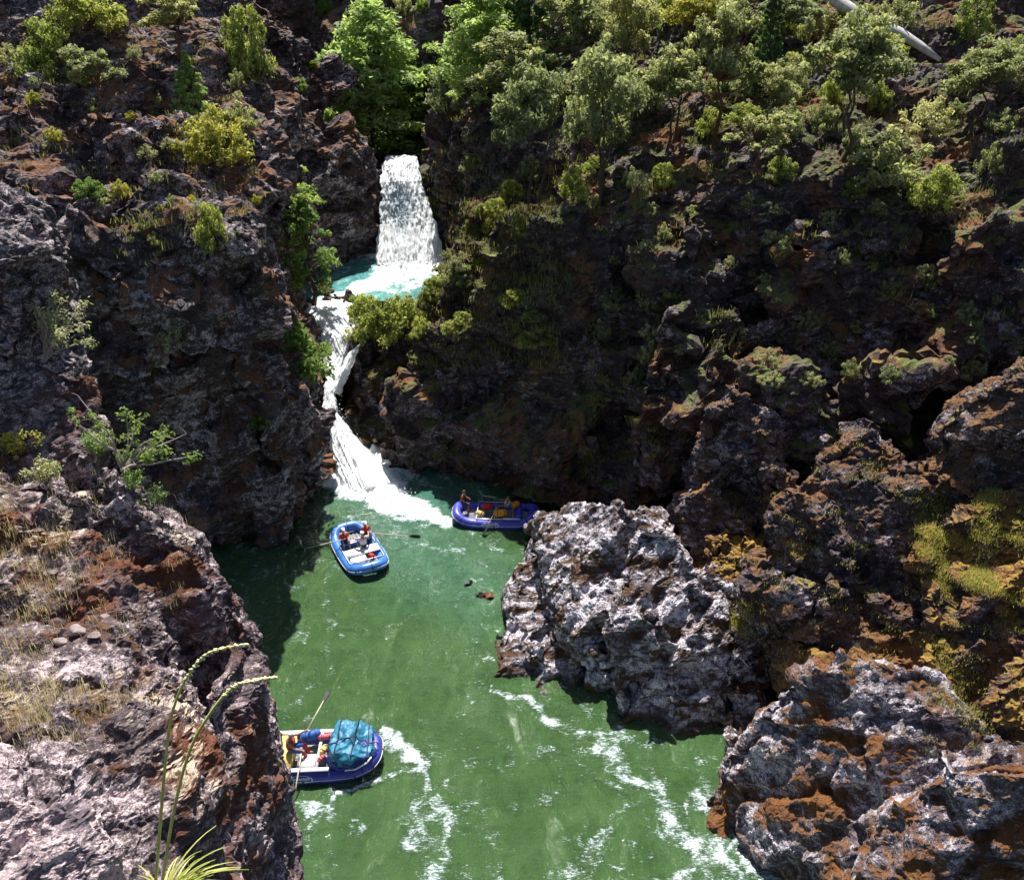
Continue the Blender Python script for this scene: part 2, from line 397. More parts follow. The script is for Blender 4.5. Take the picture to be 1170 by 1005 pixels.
lw += crags(quads(((190, 340, 37.5), (285, 330, 39.5), (275, 500, 39.5), (200, 560, 38.5))), 8, (.8, 1.8), 12)
lw += crags(quads(((300, 430, 42.6), (350, 430, 44), (355, 560, 41.6), (300, 610, 38))), 7, (.6, 1.2), 14)
lw += crags(quads(((345, 180, 69), (410, 200, 72), (412, 280, 69.5), (345, 290, 64))), 12, (.9, 1.9), 13)
lw += crags(quads(((30, 110, 58), (170, 60, 62), (120, 10, 66), (20, 20, 66))), 10, (2., 3.6), 15)
lw += crags(quads(((300, 60, 72), (420, 50, 84), (400, 110, 80), (300, 110, 68))), 8, (1.5, 3), 16)
cliff_left = tag(rock('left_canyon_cliff', lw, .15, M_left, 1.0, 7, terr=((4.2, 1.5), (1.5, .55))), kind='structure')

# ---- right wall
ra = (700, 232, 45); rb = (600, 238, 46.2); rc_ = (540, 268, 48); rd = (486, 345, 48.6)
rw = [lump([(428, 532, 45.2), (520, 556, 42.8), (620, 582, 40), (720, 585, 39), rd, rc_, (560, 225, 50), rb, ra, (770, 300, 43)], 14, -3),
      lump([(396, 452, 49), (410, 505, 47), (436, 533, 45.6), (500, 550, 44), (408, 408, 50.5), (444, 374, 51.5), (490, 350, 51.5)], 7, -3),
      lump([(418, 378, 53), (442, 370, 53), (430, 400, 51), (412, 420, 50.6)], 3, 0),
      lump([(486, 345, 52), (512, 300, 62), (545, 235, 62), (563, 170, 63), (620, 180, 56), (560, 260, 50)], 10, -3),
      # beside the upper fall
      lump([(486, 180, 72), (506, 132, 72), (548, 98, 72), (575, 130, 70), (565, 200, 64), (520, 292, 67.8), (508, 262, 69)], 8, -3),
      # long slope above
      lump([(560, 178, 62), (600, 200, 54), ra, (900, 215, 43), (1300, 235, 38), (500, 60, 80), (560, 40, 80), (800, -80, 76), (1300, -100, 70)], 10, -3),
      lump([(700, 232, 45), (900, 215, 43), (1300, 235, 39), (1300, 620, 34), (1000, 610, 35.5), (840, 610, 37), (700, 580, 39)], 12, -3),
      # buttress with the lit edge
      lump([(745, 372, 38.6), (800, 332, 40), (860, 350, 40), (728, 430, 37.6), (712, 500, 37.2), (706, 556, 36.6), (870, 440, 36.6), (860, 560, 34)], 6, -3),
      lump([(885, 290, 40), (930, 250, 41), (1060, 260, 40), (1050, 400, 38), (900, 420, 38.6)], 5, 3),
      lump([(1080, 250, 38), (1140, 225, 39), (1300, 240, 36), (1300, 400, 35), (1100, 400, 36)], 5, 3),
      lump([(740, 200, 46), (800, 215, 44), (790, 260, 43), (735, 290, 43)], 4, 6)]
rw += crags(quads(((500, 370, 49), (700, 270, 45.5), (700, 540, 40.5), (470, 500, 46.3))), 26, (.8, 2.6), 21)
rw += crags(quads(((500, 340, 54), (560, 200, 61), (600, 240, 49), (545, 300, 49))), 12, (.5, 1.2), 22)
rw += crags(quads(((600, 190, 55), (1250, 215, 42), (1250, 20, 62), (560, 60, 76))), 30, (1.3, 3.6), 23)
rw += crags(quads(((730, 260, 43.2), (1250, 260, 38.2), (1250, 560, 35.2), (760, 540, 38))), 60, (.7, 2.6), 24)
rw += crags(quads(((880, 430, 35), (1060, 420, 34.5), (1040, 500, 33), (900, 510, 33))), 12, (.9, 2.2), 27)
rw += crags(quads(((735, 380, 38.5), (860, 360, 39), (860, 540, 35), (715, 540, 37))), 16, (.5, 1.1), 25)
rw += crags(quads(((490, 180, 72), (560, 130, 71), (560, 220, 64), (510, 280, 68))), 12, (.7, 1.7), 26)
cliff_right = tag(rock('right_canyon_cliff', rw, .15, M_right, 1.0, 17, terr=((3.8, 1.7), (1.4, .6))), kind='structure')

# ---- boulders along the right bank
def boulder(name, label, lumps, vox, mat, s, seed, **k):
    o = rock(name, lumps, vox, mat, s, seed, **k)
    return tag(o, label, 'boulder')
boulder('river_boulder', 'big pale grey boulder standing in the river with dark brown moss stripes',
        [lump([(562, 728, 29.8), (564, 772, 27.4), (640, 818, 25.4), (706, 842, 24.3), (592, 640, 34.6), (606, 592, 35.4), (590, 690, 32)], 4, -2),
         lump([(600, 640, 34), (612, 590, 34.6), (655, 576, 33.4), (700, 578, 31.8), (744, 594, 30.6), (716, 680, 28), (650, 740, 27)], 4, -2),
         lump([(726, 578, 31), (756, 592, 30), (792, 640, 28.4), (826, 700, 27), (838, 770, 25.4), (800, 838, 24.3), (706, 842, 24.4), (690, 720, 26.4)], 4, -2),
         lump([(734, 708, 26.2), (758, 700, 26.6), (766, 730, 25.9), (740, 745, 25.6)], 1., 1.5)]
        + crags(quads(((600, 650, 34.2), (700, 640, 30.5), (790, 670, 28.4), (590, 740, 29))), 8, (.5, 1.1), 131)
        + crags(quads(((570, 740, 28.7), (690, 720, 27), (800, 800, 25), (690, 830, 24.9))), 8, (.4, 1.), 32),
        .055, M_boulder, .6, 33, strata=(.3, .9, .5), zsq=2.6, rdg=.16, fine=.4, blk=.42)
boulder('ledge_rock', 'low pale rock ledge at the waterline right of the big pale boulder',
        [lump([(786, 852, 23.9), (800, 815, 25), (870, 790, 25.3), (892, 800, 24.6), (884, 835, 23.6), (846, 862, 23.2)], 2, -2),
         lump([(790, 650, 29), (850, 640, 29), (895, 720, 27), (880, 800, 25), (810, 800, 25.6)], 4, -2)]
        + crags(quads(((800, 690, 28), (880, 700, 27.5), (880, 800, 25), (815, 800, 25.5))), 14, (.3, .8), 35),
        .07, M_boulder, .5, 37, strata=(.3, .9, .5))
boulder('crag_boulder', 'dark brown boulder with a pale cracked top below the lit edged buttress',
        [lump([(842, 446, 33), (792, 486, 33.2), (776, 560, 32.4), (800, 605, 31), (900, 474, 32.6), (896, 540, 31.2), (860, 600, 30.6)], 4, 1)]
        + crags(quads(((800, 490, 33), (890, 480, 32.6), (880, 560, 31), (790, 580, 32))), 9, (.4, .9), 41), .08, M_brown, .6, 42)
boulder('mossy_boulder', 'largest rust brown mossy boulder in the middle of the right bank',
        [lump([(1000, 498, 28), (945, 520, 28), (880, 590, 27.4), (862, 640, 26.6), (905, 706, 25), (985, 742, 23.6), (1050, 705, 23.8), (1064, 600, 25.6), (1050, 540, 27)], 4, 0),
         lump([(870, 524, 30), (910, 536, 29.6), (915, 590, 28.6), (868, 600, 29)], 2, 1)]
        + crags(quads(((900, 570, 27.6), (1030, 530, 27.4), (1050, 680, 24.4), (900, 690, 25.4))), 22, (.4, 1.0), 44), .065, M_brown, .6, 45)
boulder('rounded_boulder', 'tall orange mossed rock rising at the right edge above the largest brown boulder',
        [lump([(1174, 424, 27.4), (1110, 446, 27.4), (1062, 496, 27.4), (1034, 532, 27), (1056, 566, 26), (1180, 572, 25.6), (1290, 400, 27)], 4, 0)]
        + crags(quads(((1060, 500, 27.3), (1180, 440, 27.3), (1180, 560, 25.8), (1060, 560, 26.2))), 8, (.4, 1.0), 47), .08, M_brown, .6, 48)
boulder('moss_saddle_rock', 'low mossy brown ledge between the pale boulder and the largest brown boulder',
        [lump([(800, 610, 30), (850, 590, 30.4), (905, 640, 28), (900, 720, 26), (850, 720, 27), (800, 650, 29)], 4, 0)]
        + crags(quads(((800, 620, 30), (880, 610, 29.4), (890, 700, 26.8), (830, 690, 28))), 10, (.3, .8), 51), .07, M_gold, .55, 52)
boulder('slope_rock', 'orange and yellow mossed rock slope at the right edge above the front grey boulders',
        [lump([(1060, 610, 25), (1110, 600, 25), (1180, 560, 25.5), (1300, 540, 25), (1060, 740, 22), (1040, 770, 21), (1120, 860, 19), (1180, 900, 18), (1300, 900, 18)], 4, -1),
         lump([(900, 720, 25), (1050, 700, 24), (1060, 780, 21.8), (960, 770, 22)], 3, -1)]
        + crags(quads(((1060, 640, 24.4), (1200, 580, 25), (1250, 860, 18.8), (1080, 800, 20.6))), 22, (.4, .9), 54), .06, M_gold, .6, 55)
boulder('front_boulder', 'large grey boulder with a rusty moss cap in the lower right corner beside the water',
        [lump([(802, 915, 21.2), (836, 850, 21.6), (872, 806, 21.6), (962, 754, 21), (1070, 766, 20), (1144, 860, 17.8), (1010, 1000, 16.6), (884, 1005, 18.2), (1040, 1100, 14.5), (940, 1100, 15.5)], 3.5, -2)]
        + crags(quads(((830, 880, 21.2), (960, 770, 20.8), (1120, 850, 18.2), (960, 990, 17.6))), 22, (.3, .75), 57), .05, M_gray, .5, 58, strata=(.8, .3, .4), blk=.45, fine=.55, rdg=.25)
boulder('corner_boulder', 'rounded pale grey boulder in the extreme lower right corner',
        [lump([(984, 1000, 16.4), (1010, 930, 16.8), (1066, 882, 16.9), (1180, 866, 16.4), (1320, 880, 16), (1000, 1110, 13.5), (1320, 1110, 13)], 3.5, -2)]
        + crags(quads(((1000, 980, 16.4), (1070, 900, 16.6), (1250, 890, 16), (1180, 1005, 14.6))), 10, (.3, .6), 60), .045, M_gray, .45, 61, strata=(.8, .3, .4), blk=.45, fine=.5, rdg=.25)
boulder('midstream_rock', 'small wet rock awash in midstream left of the big pale boulder',
        [lump([(528, 664, 33.6), (545, 660, 34), (560, 676, 33.2), (556, 692, 32.2), (536, 690, 32.4)], .8, -1.2)], .05, M_left, .3, 63)
boulder('cascade_rock', 'dark wet rock splitting the middle cascade above the chute',
        [lump([(402, 385, 51.6), (420, 366, 53.4), (428, 392, 51.8), (404, 410, 50.8)], 1.6, 2)], .07, M_left, .4, 65)
boulder('pool_lip_rock', 'flat dark rock at the near lip of the upper turquoise pool',
        [lump([(368, 330, 58), (400, 334, 57.6), (398, 345, 57.0), (366, 346, 56.8)], 1.2, 4)] + crags(quads(((345, 340, 57), (400, 340, 57), (400, 346, 57), (345, 352, 56))), 5, (.3, .6), 67), .07, M_left, .4, 68)

# ---- near left rock the photographer stands on
nl = [lump([(124, 536, 11), (170, 566, 10.9), (222, 606, 10.6), (274, 698, 10.0), (300, 750, 9.5), (118, 560, 10.7), (140, 602, 10.1), (222, 628, 9.9), (150, 700, 9.6), (230, 745, 9.3), (270, 790, 8.9)], 1.0, 6),
      lump([(280, 700, 9.9), (298, 748, 9.5), (266, 792, 8.8), (268, 838, 8.5), (292, 935, 8.1), (326, 1005, 7.9), (340, 1120, 7.2), (240, 790, 8.4), (252, 880, 7.6), (262, 1005, 6.8)], 1.0, 6),
      lump([(-200, 530, 11.2), (60, 538, 11.2), (112, 600, 10.3), (120, 700, 9.2), (0, 740, 8.6), (-200, 740, 8.6)], 1.2, 6),
      lump([(-200, 720, 8.6), (0, 735, 8.4), (128, 728, 8.2), (196, 768, 7.8), (246, 830, 7.4), (256, 905, 6.7), (236, 1010, 5.8), (160, 1150, 4.4), (-200, 1150, 3.6), (-200, 800, 6.8)], 1.6, 6),
      lump([(70, 422, 13), (98, 436, 12.8), (108, 470, 12.4), (106, 528, 11.6), (20, 440, 13), (0, 540, 11.6), (-100, 430, 13), (-100, 540, 11.6)], .8, 10),
      ]
nl += [lump([(90, 560, 10.6), (150, 600, 10.4), (170, 700, 9.5), (215, 760, 8.9), (120, 760, 8.4), (80, 690, 9.2)], 1.0, 6)]
nl += crags(quads(((-60, 560, 10.8), (60, 560, 11), (110, 700, 9.2), (0, 700, 9))), 12, (.12, .36), 71)
nl += crags(quads(((135, 560, 10.9), (210, 620, 10.4), (270, 740, 9.5), (180, 680, 9.8))), 8, (.15, .36), 74)
nl += crags(quads(((240, 770, 9.0), (264, 790, 8.9), (300, 1000, 7.9), (240, 1000, 6.9))), 16, (.12, .32), 72)
nl += crags(quads(((-60, 760, 8), (120, 750, 7.8), (230, 1000, 6), (-60, 1000, 5))), 16, (.08, .3), 73)
near = tag(rock('near_left_bluff', nl, .034, M_near, .26, 75, warp=.9, blk=.38, fine=.9, rdg=.5, zsq=1.1,
    dents=[(235, 735, 8.9, .6, .35)]), kind='structure')
pn = [lump([(0, 236, 14.0), (-160, 226, 14.4), (52, 242, 14.4), (74, 276, 14.2), (66, 335, 13.8), (50, 400, 13.2), (26, 470, 12.6), (-10, 570, 12), (-160, 570, 12), (20, 300, 13.2)], 2.6)]
pn += crags(quads(((-60, 250, 14.3), (45, 260, 14.2), (30, 420, 13), (-60, 540, 12.2))), 12, (.2, .5), 77)
M_pillar = rock_mat('dark_pillar_rock', (.035, .028, .033), (.13, .11, .12), (.62, .56, .57), .52, [((.12, .06, .04), .9, .78, .1, 5)], 3.0, .1)
boulder('leaning_crag', 'dark leaning rock pillar with a pale top at the left edge', pn, .045, M_pillar, .35, 78)
boulder('speckled_slab', 'close grey pink speckled slab in the lower left corner',
        [lump([(-200, 800, 3.0), (0, 858, 2.7), (70, 915, 2.55), (150, 1005, 2.4), (190, 1080, 2.2), (-200, 1200, 1.6), (150, 1200, 1.9)], .25)], .014, M_slab, .07, 79, warp=.8)

# ================================================================ WATER
def water_mat():
    N = NT('river_water'); P = N.pos(); fo = N.attr('foam'); tl = N.attr('teal')
    S = N.pos((1, .55, 1), (0, 0, R(20)))
    n1 = N.noise(S, .8, 5, .6, 1.2); n2 = N.noise(P, 3.2, 5, .7, .8); n3 = N.noise(P, 11, 3, .7)
    br = N.math('ADD', N.math('MULTIPLY', n2, .75), N.math('MULTIPLY', n3, .45))
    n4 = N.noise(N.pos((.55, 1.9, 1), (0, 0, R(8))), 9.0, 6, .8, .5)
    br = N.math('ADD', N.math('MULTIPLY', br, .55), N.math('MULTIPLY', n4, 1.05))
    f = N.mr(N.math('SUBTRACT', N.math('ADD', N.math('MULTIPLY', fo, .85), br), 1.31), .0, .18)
    spk = N.mr(N.math('ADD', N.noise(P, 17, 2, .5), N.math('MULTIPLY', n2, .25)), .86, .90)  # bright specks: sky glints painted into the water colour
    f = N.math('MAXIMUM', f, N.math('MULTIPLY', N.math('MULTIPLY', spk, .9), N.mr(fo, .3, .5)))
    haze_ = N.mr(fo, .52, 1.1, 0., .7)
    base = N.mix(N.mr(n1, .3, .7), (.034, .076, .024), (.052, .100, .036))
    base = N.mix(tl, base, N.mix(N.mr(n1, .3, .7), (.03, .16, .16), (.10, .30, .28)))
    base = N.mix(haze_, base, (.22, .42, .42))
    c = N.mix(f, base, N.mix(N.mr(fo, .45, .9), (.52, .62, .68), (.88, .91, .93)))  # weak mask gets pale blue-grey painted sky glint, strong mask white foam
    ruf = N.mr(N.noise(N.pos((1, .32, 1), (0, 0, R(14))), .9, 5, .65, 1.0), .42, .66, .12, 1.5)
    ruf = N.math('ADD', ruf, N.mr(fo, .30, .6, 0., .9))
    n5 = N.noise(N.pos((.6, 1.9, 1)), 5.0, 4, .65, .6)
    hh = N.math('ADD', N.math('MULTIPLY', n1, .9), N.math('MULTIPLY', ruf, N.math('ADD', N.math('MULTIPLY', n5, .42), N.math('MULTIPLY', n3, .26))))
    r = N.mr(f, 0, 1, .07, .7)
    nm = N.bump(hh, .42, 1.0)
    df = N.n('ShaderNodeBsdfDiffuse'); N.l(c, df.inputs[0]); N.l(N.bump(hh, .16, .7), df.inputs['Normal'])
    gl = N.n('ShaderNodeBsdfGlossy'); N.l(r, gl.inputs['Roughness']); N.l(nm, gl.inputs['Normal']); gl.inputs[0].default_value = (1, 1, 1, 1)
    fr = N.n('ShaderNodeFresnel'); fr.inputs['IOR'].default_value = 1.34; N.l(nm, fr.inputs['Normal'])
    mx = N.n('ShaderNodeMixShader'); N.l(N.math('MULTIPLY', fr.outputs[0], N.mr(f, 0, 1, 1., .2)), mx.inputs[0]); N.l(df.outputs[0], mx.inputs[1]); N.l(gl.outputs[0], mx.inputs[2])
    return N.done(mx.outputs[0])
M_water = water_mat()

def seg_d(p, a, b):
    """distance to a segment and parameter along it, in plan"""
    a = np.array(a[:2]); b = np.array(b[:2]); ab = b - a; t = np.clip(((p - a) @ ab) / (ab @ ab), 0, 1)
    return np.linalg.norm(p - (a + t[:, None] * ab), axis=1), t
def path_foam(p, pts, seed=0):
    """pts: (px, py, z, halfwidth, strength)"""
    out = np.zeros(len(p))
    for a, b in zip(pts[:-1], pts[1:]):
        d, t = seg_d(p, atz(a[0], a[1], a[2]), atz(b[0], b[1], b[2]))
        w_ = a[3] + (b[3] - a[3]) * t; s_ = a[4] + (b[4] - a[4]) * t
        out = np.maximum(out, s_ * np.clip(1.25 - d / w_, 0, 1))
    return out

def sheet(x0, x1, y0, y1, st, z, name):
    xs = np.arange(x0, x1, st); ys = np.arange(y0, y1, st); X, Y = np.meshgrid(xs, ys)
    p = np.stack([X.ravel(), Y.ravel(), np.full(X.size, z)], 1)
    nx = len(xs); i = (np.arange(len(ys) - 1)[:, None] * nx + np.arange(nx - 1)[None]).ravel()
    return p, np.stack([i, i + 1, i + nx + 1, i + nx], 1)

p, f = sheet(-24, 16, 6, 52, .09, 0.0, 'river')
xy = p[:, :2]; q3 = np.concatenate([xy, np.zeros((len(xy), 1))], 1)
wpx = xy + .9 * np.stack([fbm(q3 / 2.1 + 4, 4, 3), fbm(q3 / 2.1 + 40, 4, 5)], 1)
fo = np.zeros(len(p))
fo = np.maximum(fo, path_foam(wpx, [(383, 480, 0, 1.6, 1.3), (412, 545, 0, 2.2, 1.3), (452, 578, 0, 2.0, 1.05), (500, 602, 0, 1.6, .62), (545, 625, 0, 1.6, .15)]))
fo = np.maximum(fo, path_foam(wpx, [(430, 545, 0, 1.4, .75), (520, 548, 0, 1.2, .45), (600, 575, 0, 1., .25)]))
fo = np.maximum(fo, path_foam(wpx, [(430, 600, 0, 2.6, .42), (520, 660, 0, 2.2, .40), (545, 720, 0, 1.4, .34), (600, 800, 0, 1.0, .40), (700, 860, 0, 1.3, .52), (760, 940, 0, 1.6, .62), (820, 1000, 0, 1.6, .62)]))
fo = np.maximum(fo, path_foam(wpx, [(566, 775, 0, .55, .62), (640, 822, 0, .6, .60), (706, 848, 0, .5, .5), (770, 860, 0, .3, .35)]))
fo = np.maximum(fo, path_foam(wpx, [(425, 852, 0, .75, .72), (452, 868, 0, .8, .68), (470, 900, 0, .7, .56), (480, 1005, 0, .9, .52)]))
fo = np.maximum(fo, path_foam(wpx, [(335, 905, 0, .5, .55), (380, 912, 0, .55, .60), (455, 885, 0, .6, .56)]))
fo = np.maximum(fo, path_foam(wpx, [(670, 850, 0, .8, .45), (690, 920, 0, .8, .55), (660, 1005, 0, .9, .5)]))
fo = np.maximum(fo, path_foam(wpx, [(800, 900, 0, .6, .5), (850, 960, 0, .9, .62), (900, 1040, 0, 1.2, .62)]))
fo = np.maximum(fo, path_foam(wpx, [(330, 740, 0, .6, .40), (420, 690, 0, .8, .42), (480, 640, 0, .9, .42)]))
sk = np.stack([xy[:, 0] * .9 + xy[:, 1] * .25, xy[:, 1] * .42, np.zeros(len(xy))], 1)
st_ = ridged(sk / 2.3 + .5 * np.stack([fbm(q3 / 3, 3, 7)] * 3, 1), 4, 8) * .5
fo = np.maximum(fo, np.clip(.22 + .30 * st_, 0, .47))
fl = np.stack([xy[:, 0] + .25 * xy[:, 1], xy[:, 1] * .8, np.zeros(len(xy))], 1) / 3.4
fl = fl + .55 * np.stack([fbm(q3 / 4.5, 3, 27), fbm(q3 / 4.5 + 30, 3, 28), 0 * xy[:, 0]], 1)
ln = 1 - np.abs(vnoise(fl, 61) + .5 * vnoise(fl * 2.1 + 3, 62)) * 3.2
fo = np.maximum(fo, np.clip(ln, 0, 1) * (.50 + .12 * fbm(q3 / 3 + 8, 2, 64)))  # thin curving lines: glint streaks painted through the same mask as the foam
fo = fo + .10 * fbm(q3 / .5, 3, 9)
z = .05 * fbm(q3 / 1.7 + .3, 4, 2) + .035 * ridged(sk / .9, 3, 12) + np.clip(fo - .45, 0, 1) * (.10 + .28 * fbm(q3 / .42, 4, 6, .6))
p[:, 2] = z
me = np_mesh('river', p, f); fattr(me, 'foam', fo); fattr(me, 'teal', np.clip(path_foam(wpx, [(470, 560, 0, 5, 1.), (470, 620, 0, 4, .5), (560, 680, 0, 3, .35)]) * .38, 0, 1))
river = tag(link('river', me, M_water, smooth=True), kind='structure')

# upper pool
p, f = sheet(-24, 2, 54, 76, .12, 6.0, 'pool')
xy = p[:, :2]; q3 = np.concatenate([xy, np.zeros((len(xy), 1))], 1)
wpx = xy + .7 * np.stack([fbm(q3 / 1.6 + 4, 4, 3), fbm(q3 / 1.6 + 40, 4, 5)], 1)
fo = path_foam(wpx, [(438, 292, 6, 2.2, 1.2), (505, 298, 6, 2.2, 1.2)])
fo = np.maximum(fo, path_foam(wpx, [(475, 304, 6, 4.6, 1.25), (430, 325, 6, 2.2, .95), (380, 343, 6, 1.4, .8)]))
fo = np.maximum(fo, path_foam(wpx, [(470, 310, 6, 7.0, .75), (440, 335, 6, 2.2, .55)]))
fo = np.maximum(fo, .44) + .14 * fbm(q3 / .5, 3, 9)
p[:, 2] = 6.0 + .05 * fbm(q3 / 1.2, 4, 2) + np.clip(fo - .5, 0, 1) * (.15 + .3 * fbm(q3 / .5, 4, 6, .6))
keep = f[(p[f[:, 0], 1] > 57.2)]
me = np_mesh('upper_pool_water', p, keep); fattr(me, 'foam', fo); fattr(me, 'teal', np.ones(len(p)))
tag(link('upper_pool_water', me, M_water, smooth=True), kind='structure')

# white water
def white_mat():
    N = NT('white_water'); th = N.attr('thin'); P = N.pos()
    n = N.noise(P, 5, 5, .7); n2 = N.noise(N.pos((1, 1, .16)), 7, 4, .7)
    c = N.mix(N.mr(N.math('ADD', N.math('MULTIPLY', n2, .8), N.math('MULTIPLY', th, -.55)), .02, .30), (.34, .46, .52), (.90, .93, .95))
    s = N.n('ShaderNodeBsdfPrincipled'); N.l(c, s.inputs['Base Color']); s.inputs['Roughness'].default_value = .55
    N.l(N.bump(N.math('ADD', n, n2), .05, .6), s.inputs['Normal'])
    t = N.n('ShaderNodeBsdfTranslucent'); N.l(c, t.inputs[0])
    m = N.n('ShaderNodeMixShader'); m.inputs[0].default_value = .3; N.l(s.outputs[0], m.inputs[1]); N.l(t.outputs[0], m.inputs[2])
    return N.done(m.outputs[0])
M_white = white_mat()
def cascade(name, rows, nu, nv, amp, seed, label=None, thin=None):
    """rows: cross sections as (left point, right point); bulged, ropey sheet of falling water, closed behind"""
    K = len(rows); L = np.array([r[0] for r in rows], float); Rr = np.array([r[1] for r in rows], float)
    t = np.linspace(0, K - 1, nv); i = np.clip(t.astype(int), 0, K - 2); w_ = (t - i)[:, None]; w_ = w_ * w_ * (3 - 2 * w_) * .5 + w_ * .5
    l = L[i] * (1 - w_) + L[i + 1] * w_; r = Rr[i] * (1 - w_) + Rr[i + 1] * w_
    u = np.linspace(0, 1, nu)
    P3 = l[:, None, :] * (1 - u)[None, :, None] + r[:, None, :] * u[None, :, None]
    UU, VV = np.meshgrid(u, np.linspace(0, 1, nv))
    wd = np.linalg.norm(r - l, axis=1)[:, None]
    Q = np.stack([UU.ravel() * wd.repeat(nu, 1).ravel() / .35, VV.ravel() * 3.2, np.zeros(UU.size)], 1)
    rope = ridged(Q * np.array([1, .5, 1]), 5, seed, .65).reshape(nv, nu) * .6 + fbm(P3.reshape(-1, 3) * np.array([1, .22, .22]) / .22, 4, seed + 3, .6).reshape(nv, nu) * .45
    bul = np.sin(np.pi * UU) * .25 * np.minimum(wd, 2.5)
    P3[:, :, 1] -= bul + rope * amp; P3[:, :, 2] += rope * amp * .7 + bul * .3
    P3[:, :, 0] += amp * .8 * fbm(P3.reshape(-1, 3) / .5 + 9, 3, seed + 8).reshape(nv, nu) * (np.abs(UU - .5) * 2)
    B = P3.copy(); B[:, :, 1] += .5 + bul; B[:, :, 2] -= .35
    V = np.concatenate([P3.reshape(-1, 3), B.reshape(-1, 3)]); n = nu * nv
    j = (np.arange(nv - 1)[:, None] * nu + np.arange(nu - 1)[None]).ravel()
    F1 = np.stack([j, j + nu, j + nu + 1, j + 1], 1); F2 = F1[:, ::-1] + n
    e = np.arange(nv - 1) * nu; S1 = np.stack([e, e + n, e + nu + n, e + nu], 1); e2 = e + nu - 1; S2 = np.stack([e2, e2 + nu, e2 + nu + n, e2 + n], 1)
    me = np_mesh(name, V, np.concatenate([F1, F2, S1, S2]))
    th = np.zeros((nv, nu)) if thin is None else thin(UU, VV)
    fattr(me, 'thin', np.concatenate([th.ravel(), th.ravel()]))
    return tag(link(name, me, M_white, smooth=True), kind='structure')
def thin_fall(U, V): return np.clip(.9 - 2.4 * np.hypot((U - .42) * .9, (V - .62) * 1.0), 0, 1) + .5 * np.clip(.1 - U, 0, 1) * 5
cascade('waterfall', [((at(440, 180, 75.5)), at(474, 178, 75.5)), (at(437, 190, 73.2), at(477, 184, 73.2)), (at(436, 210, 71.4), at(481, 208, 71.2)), (at(435, 230, 70.2), at(488, 228, 70)),
                      (at(434, 256, 68.8), at(497, 252, 68.6)), (at(428, 303, 65.6), at(509, 305, 65.4))], 110, 170, .16, 3, thin=thin_fall)
cascade('middle_cascade', [(atz(340, 344, 5.9), atz(410, 343, 5.9)), (at(345, 366, 54.5), at(408, 362, 54.5)), (at(362, 384, 53), at(402, 386, 52.6)), (at(370, 402, 51.6), at(392, 408, 51.2)), (at(371, 440, 49.2), at(382, 444, 48.8)), (at(368, 470, 47.6), at(384, 470, 47.4)),
                           (at(372, 500, 46.0), at(402, 495, 46.0)), (at(384, 530, 44.2), at(428, 522, 44.6)), (atz(398, 560, .0), atz(452, 548, .0))], 70, 300, .12, 5)
cascade('side_cascade', [(at(398, 404, 50.9), at(412, 392, 51.4)), (at(386, 426, 49.8), at(398, 424, 49.6)), (at(376, 446, 48.9), at(386, 450, 48.6))], 20, 40, .12, 6)
# stream above the fall
tag(link('upper_stream', np_mesh('upper_stream', np.array([at(440, 181, 75.4), at(474, 179, 75.4), at(500, 170, 84), at(450, 170, 84)]), [[0, 1, 2, 3]]), M_water), kind='structure')

# spray thrown up where the falls land
def spray_cloud(n, a, b, sig, seed, s_=.05):
    rs = np.random.default_rng(seed); t = rs.random(n)[:, None]; A_ = np.array(a); B_ = np.array(b)
    P = A_ + (B_ - A_) * t + rs.normal(size=(n, 3)) * np.array(sig) ; P[:, 2] = np.maximum(P[:, 2], min(a[2], b[2]) + .02)
    d = rs.normal(size=(n, 3)); d /= np.linalg.norm(d, axis=1)[:, None]; e = np.cross(d, rs.normal(size=(n, 3))); e /= np.linalg.norm(e, axis=1)[:, None]; g = np.cross(d, e)
    L = (s_ * (.3 + rs.random(n) ** 2 * 1.2))[:, None]
    V = np.stack([P + d * L, P + e * L, P + g * L, P - (d + e + g) * L * .58], 1).reshape(-1, 3); b_ = np.arange(n)[:, None] * 4
    return V, np.concatenate([b_ + np.array([[0, 1, 2]]), b_ + np.array([[0, 3, 1]]), b_ + np.array([[1, 3, 2]]), b_ + np.array([[0, 2, 3]])])
M_drop = plain('water_drops', (.86, .90, .93), .3, .5, .03)
V_, F_ = [], []; k_ = 0
for args in ((2200, at(436, 300, 66.2), at(506, 300, 66.0), (.4, .5, .55), 1, .05), (900, at(372, 470, 47.4), at(402, 530, 44.4), (.5, .35, .4), 2, .04), (900, at(400, 535, 44.2), atz(470, 590, .05), (.7, .5, .22), 3, .04), (500, at(350, 366, 54.4), at(380, 402, 51.5), (.6, .4, .3), 4, .04)):
    a_, b_ = spray_cloud(*args); V_.append(a_); F_.append(b_ + k_); k_ += len(a_)
tag(link('spray', np_mesh('spray', np.concatenate(V_), np.concatenate(F_)), M_drop), 'white spray of droplets where the falls land', 'spray', kind='stuff')

# ================================================================ VEGETATION
bpy.context.view_layer.update(); DG = bpy.context.evaluated_depsgraph_get()
def hit(px, py, want=None):
    """where a survey line through the photo meets the built ground"""
    o = Vector((0, 0, H)); d = ray(px, py).normalized()
    for _ in range(6):
        ok, loc, nor, idx, ob, m = sc.ray_cast(DG, o, d)
        if not ok: return None, None, None
        if want is None or any(k in ob.name for k in want): return loc.copy(), nor.copy(), ob.name
        o = loc + d * .05
    return None, None, None
def down(x, y, z0=60):
    ok, loc, nor, idx, ob, m = sc.ray_cast(DG, Vector((x, y, z0)), Vector((0, 0, -1)))
    return (loc.copy(), nor.copy(), ob.name) if ok else (None, None, None)
def zd(p): return p.y * CT + (H - p.z) * ST        # distance along the view axis, for sizing from the photo

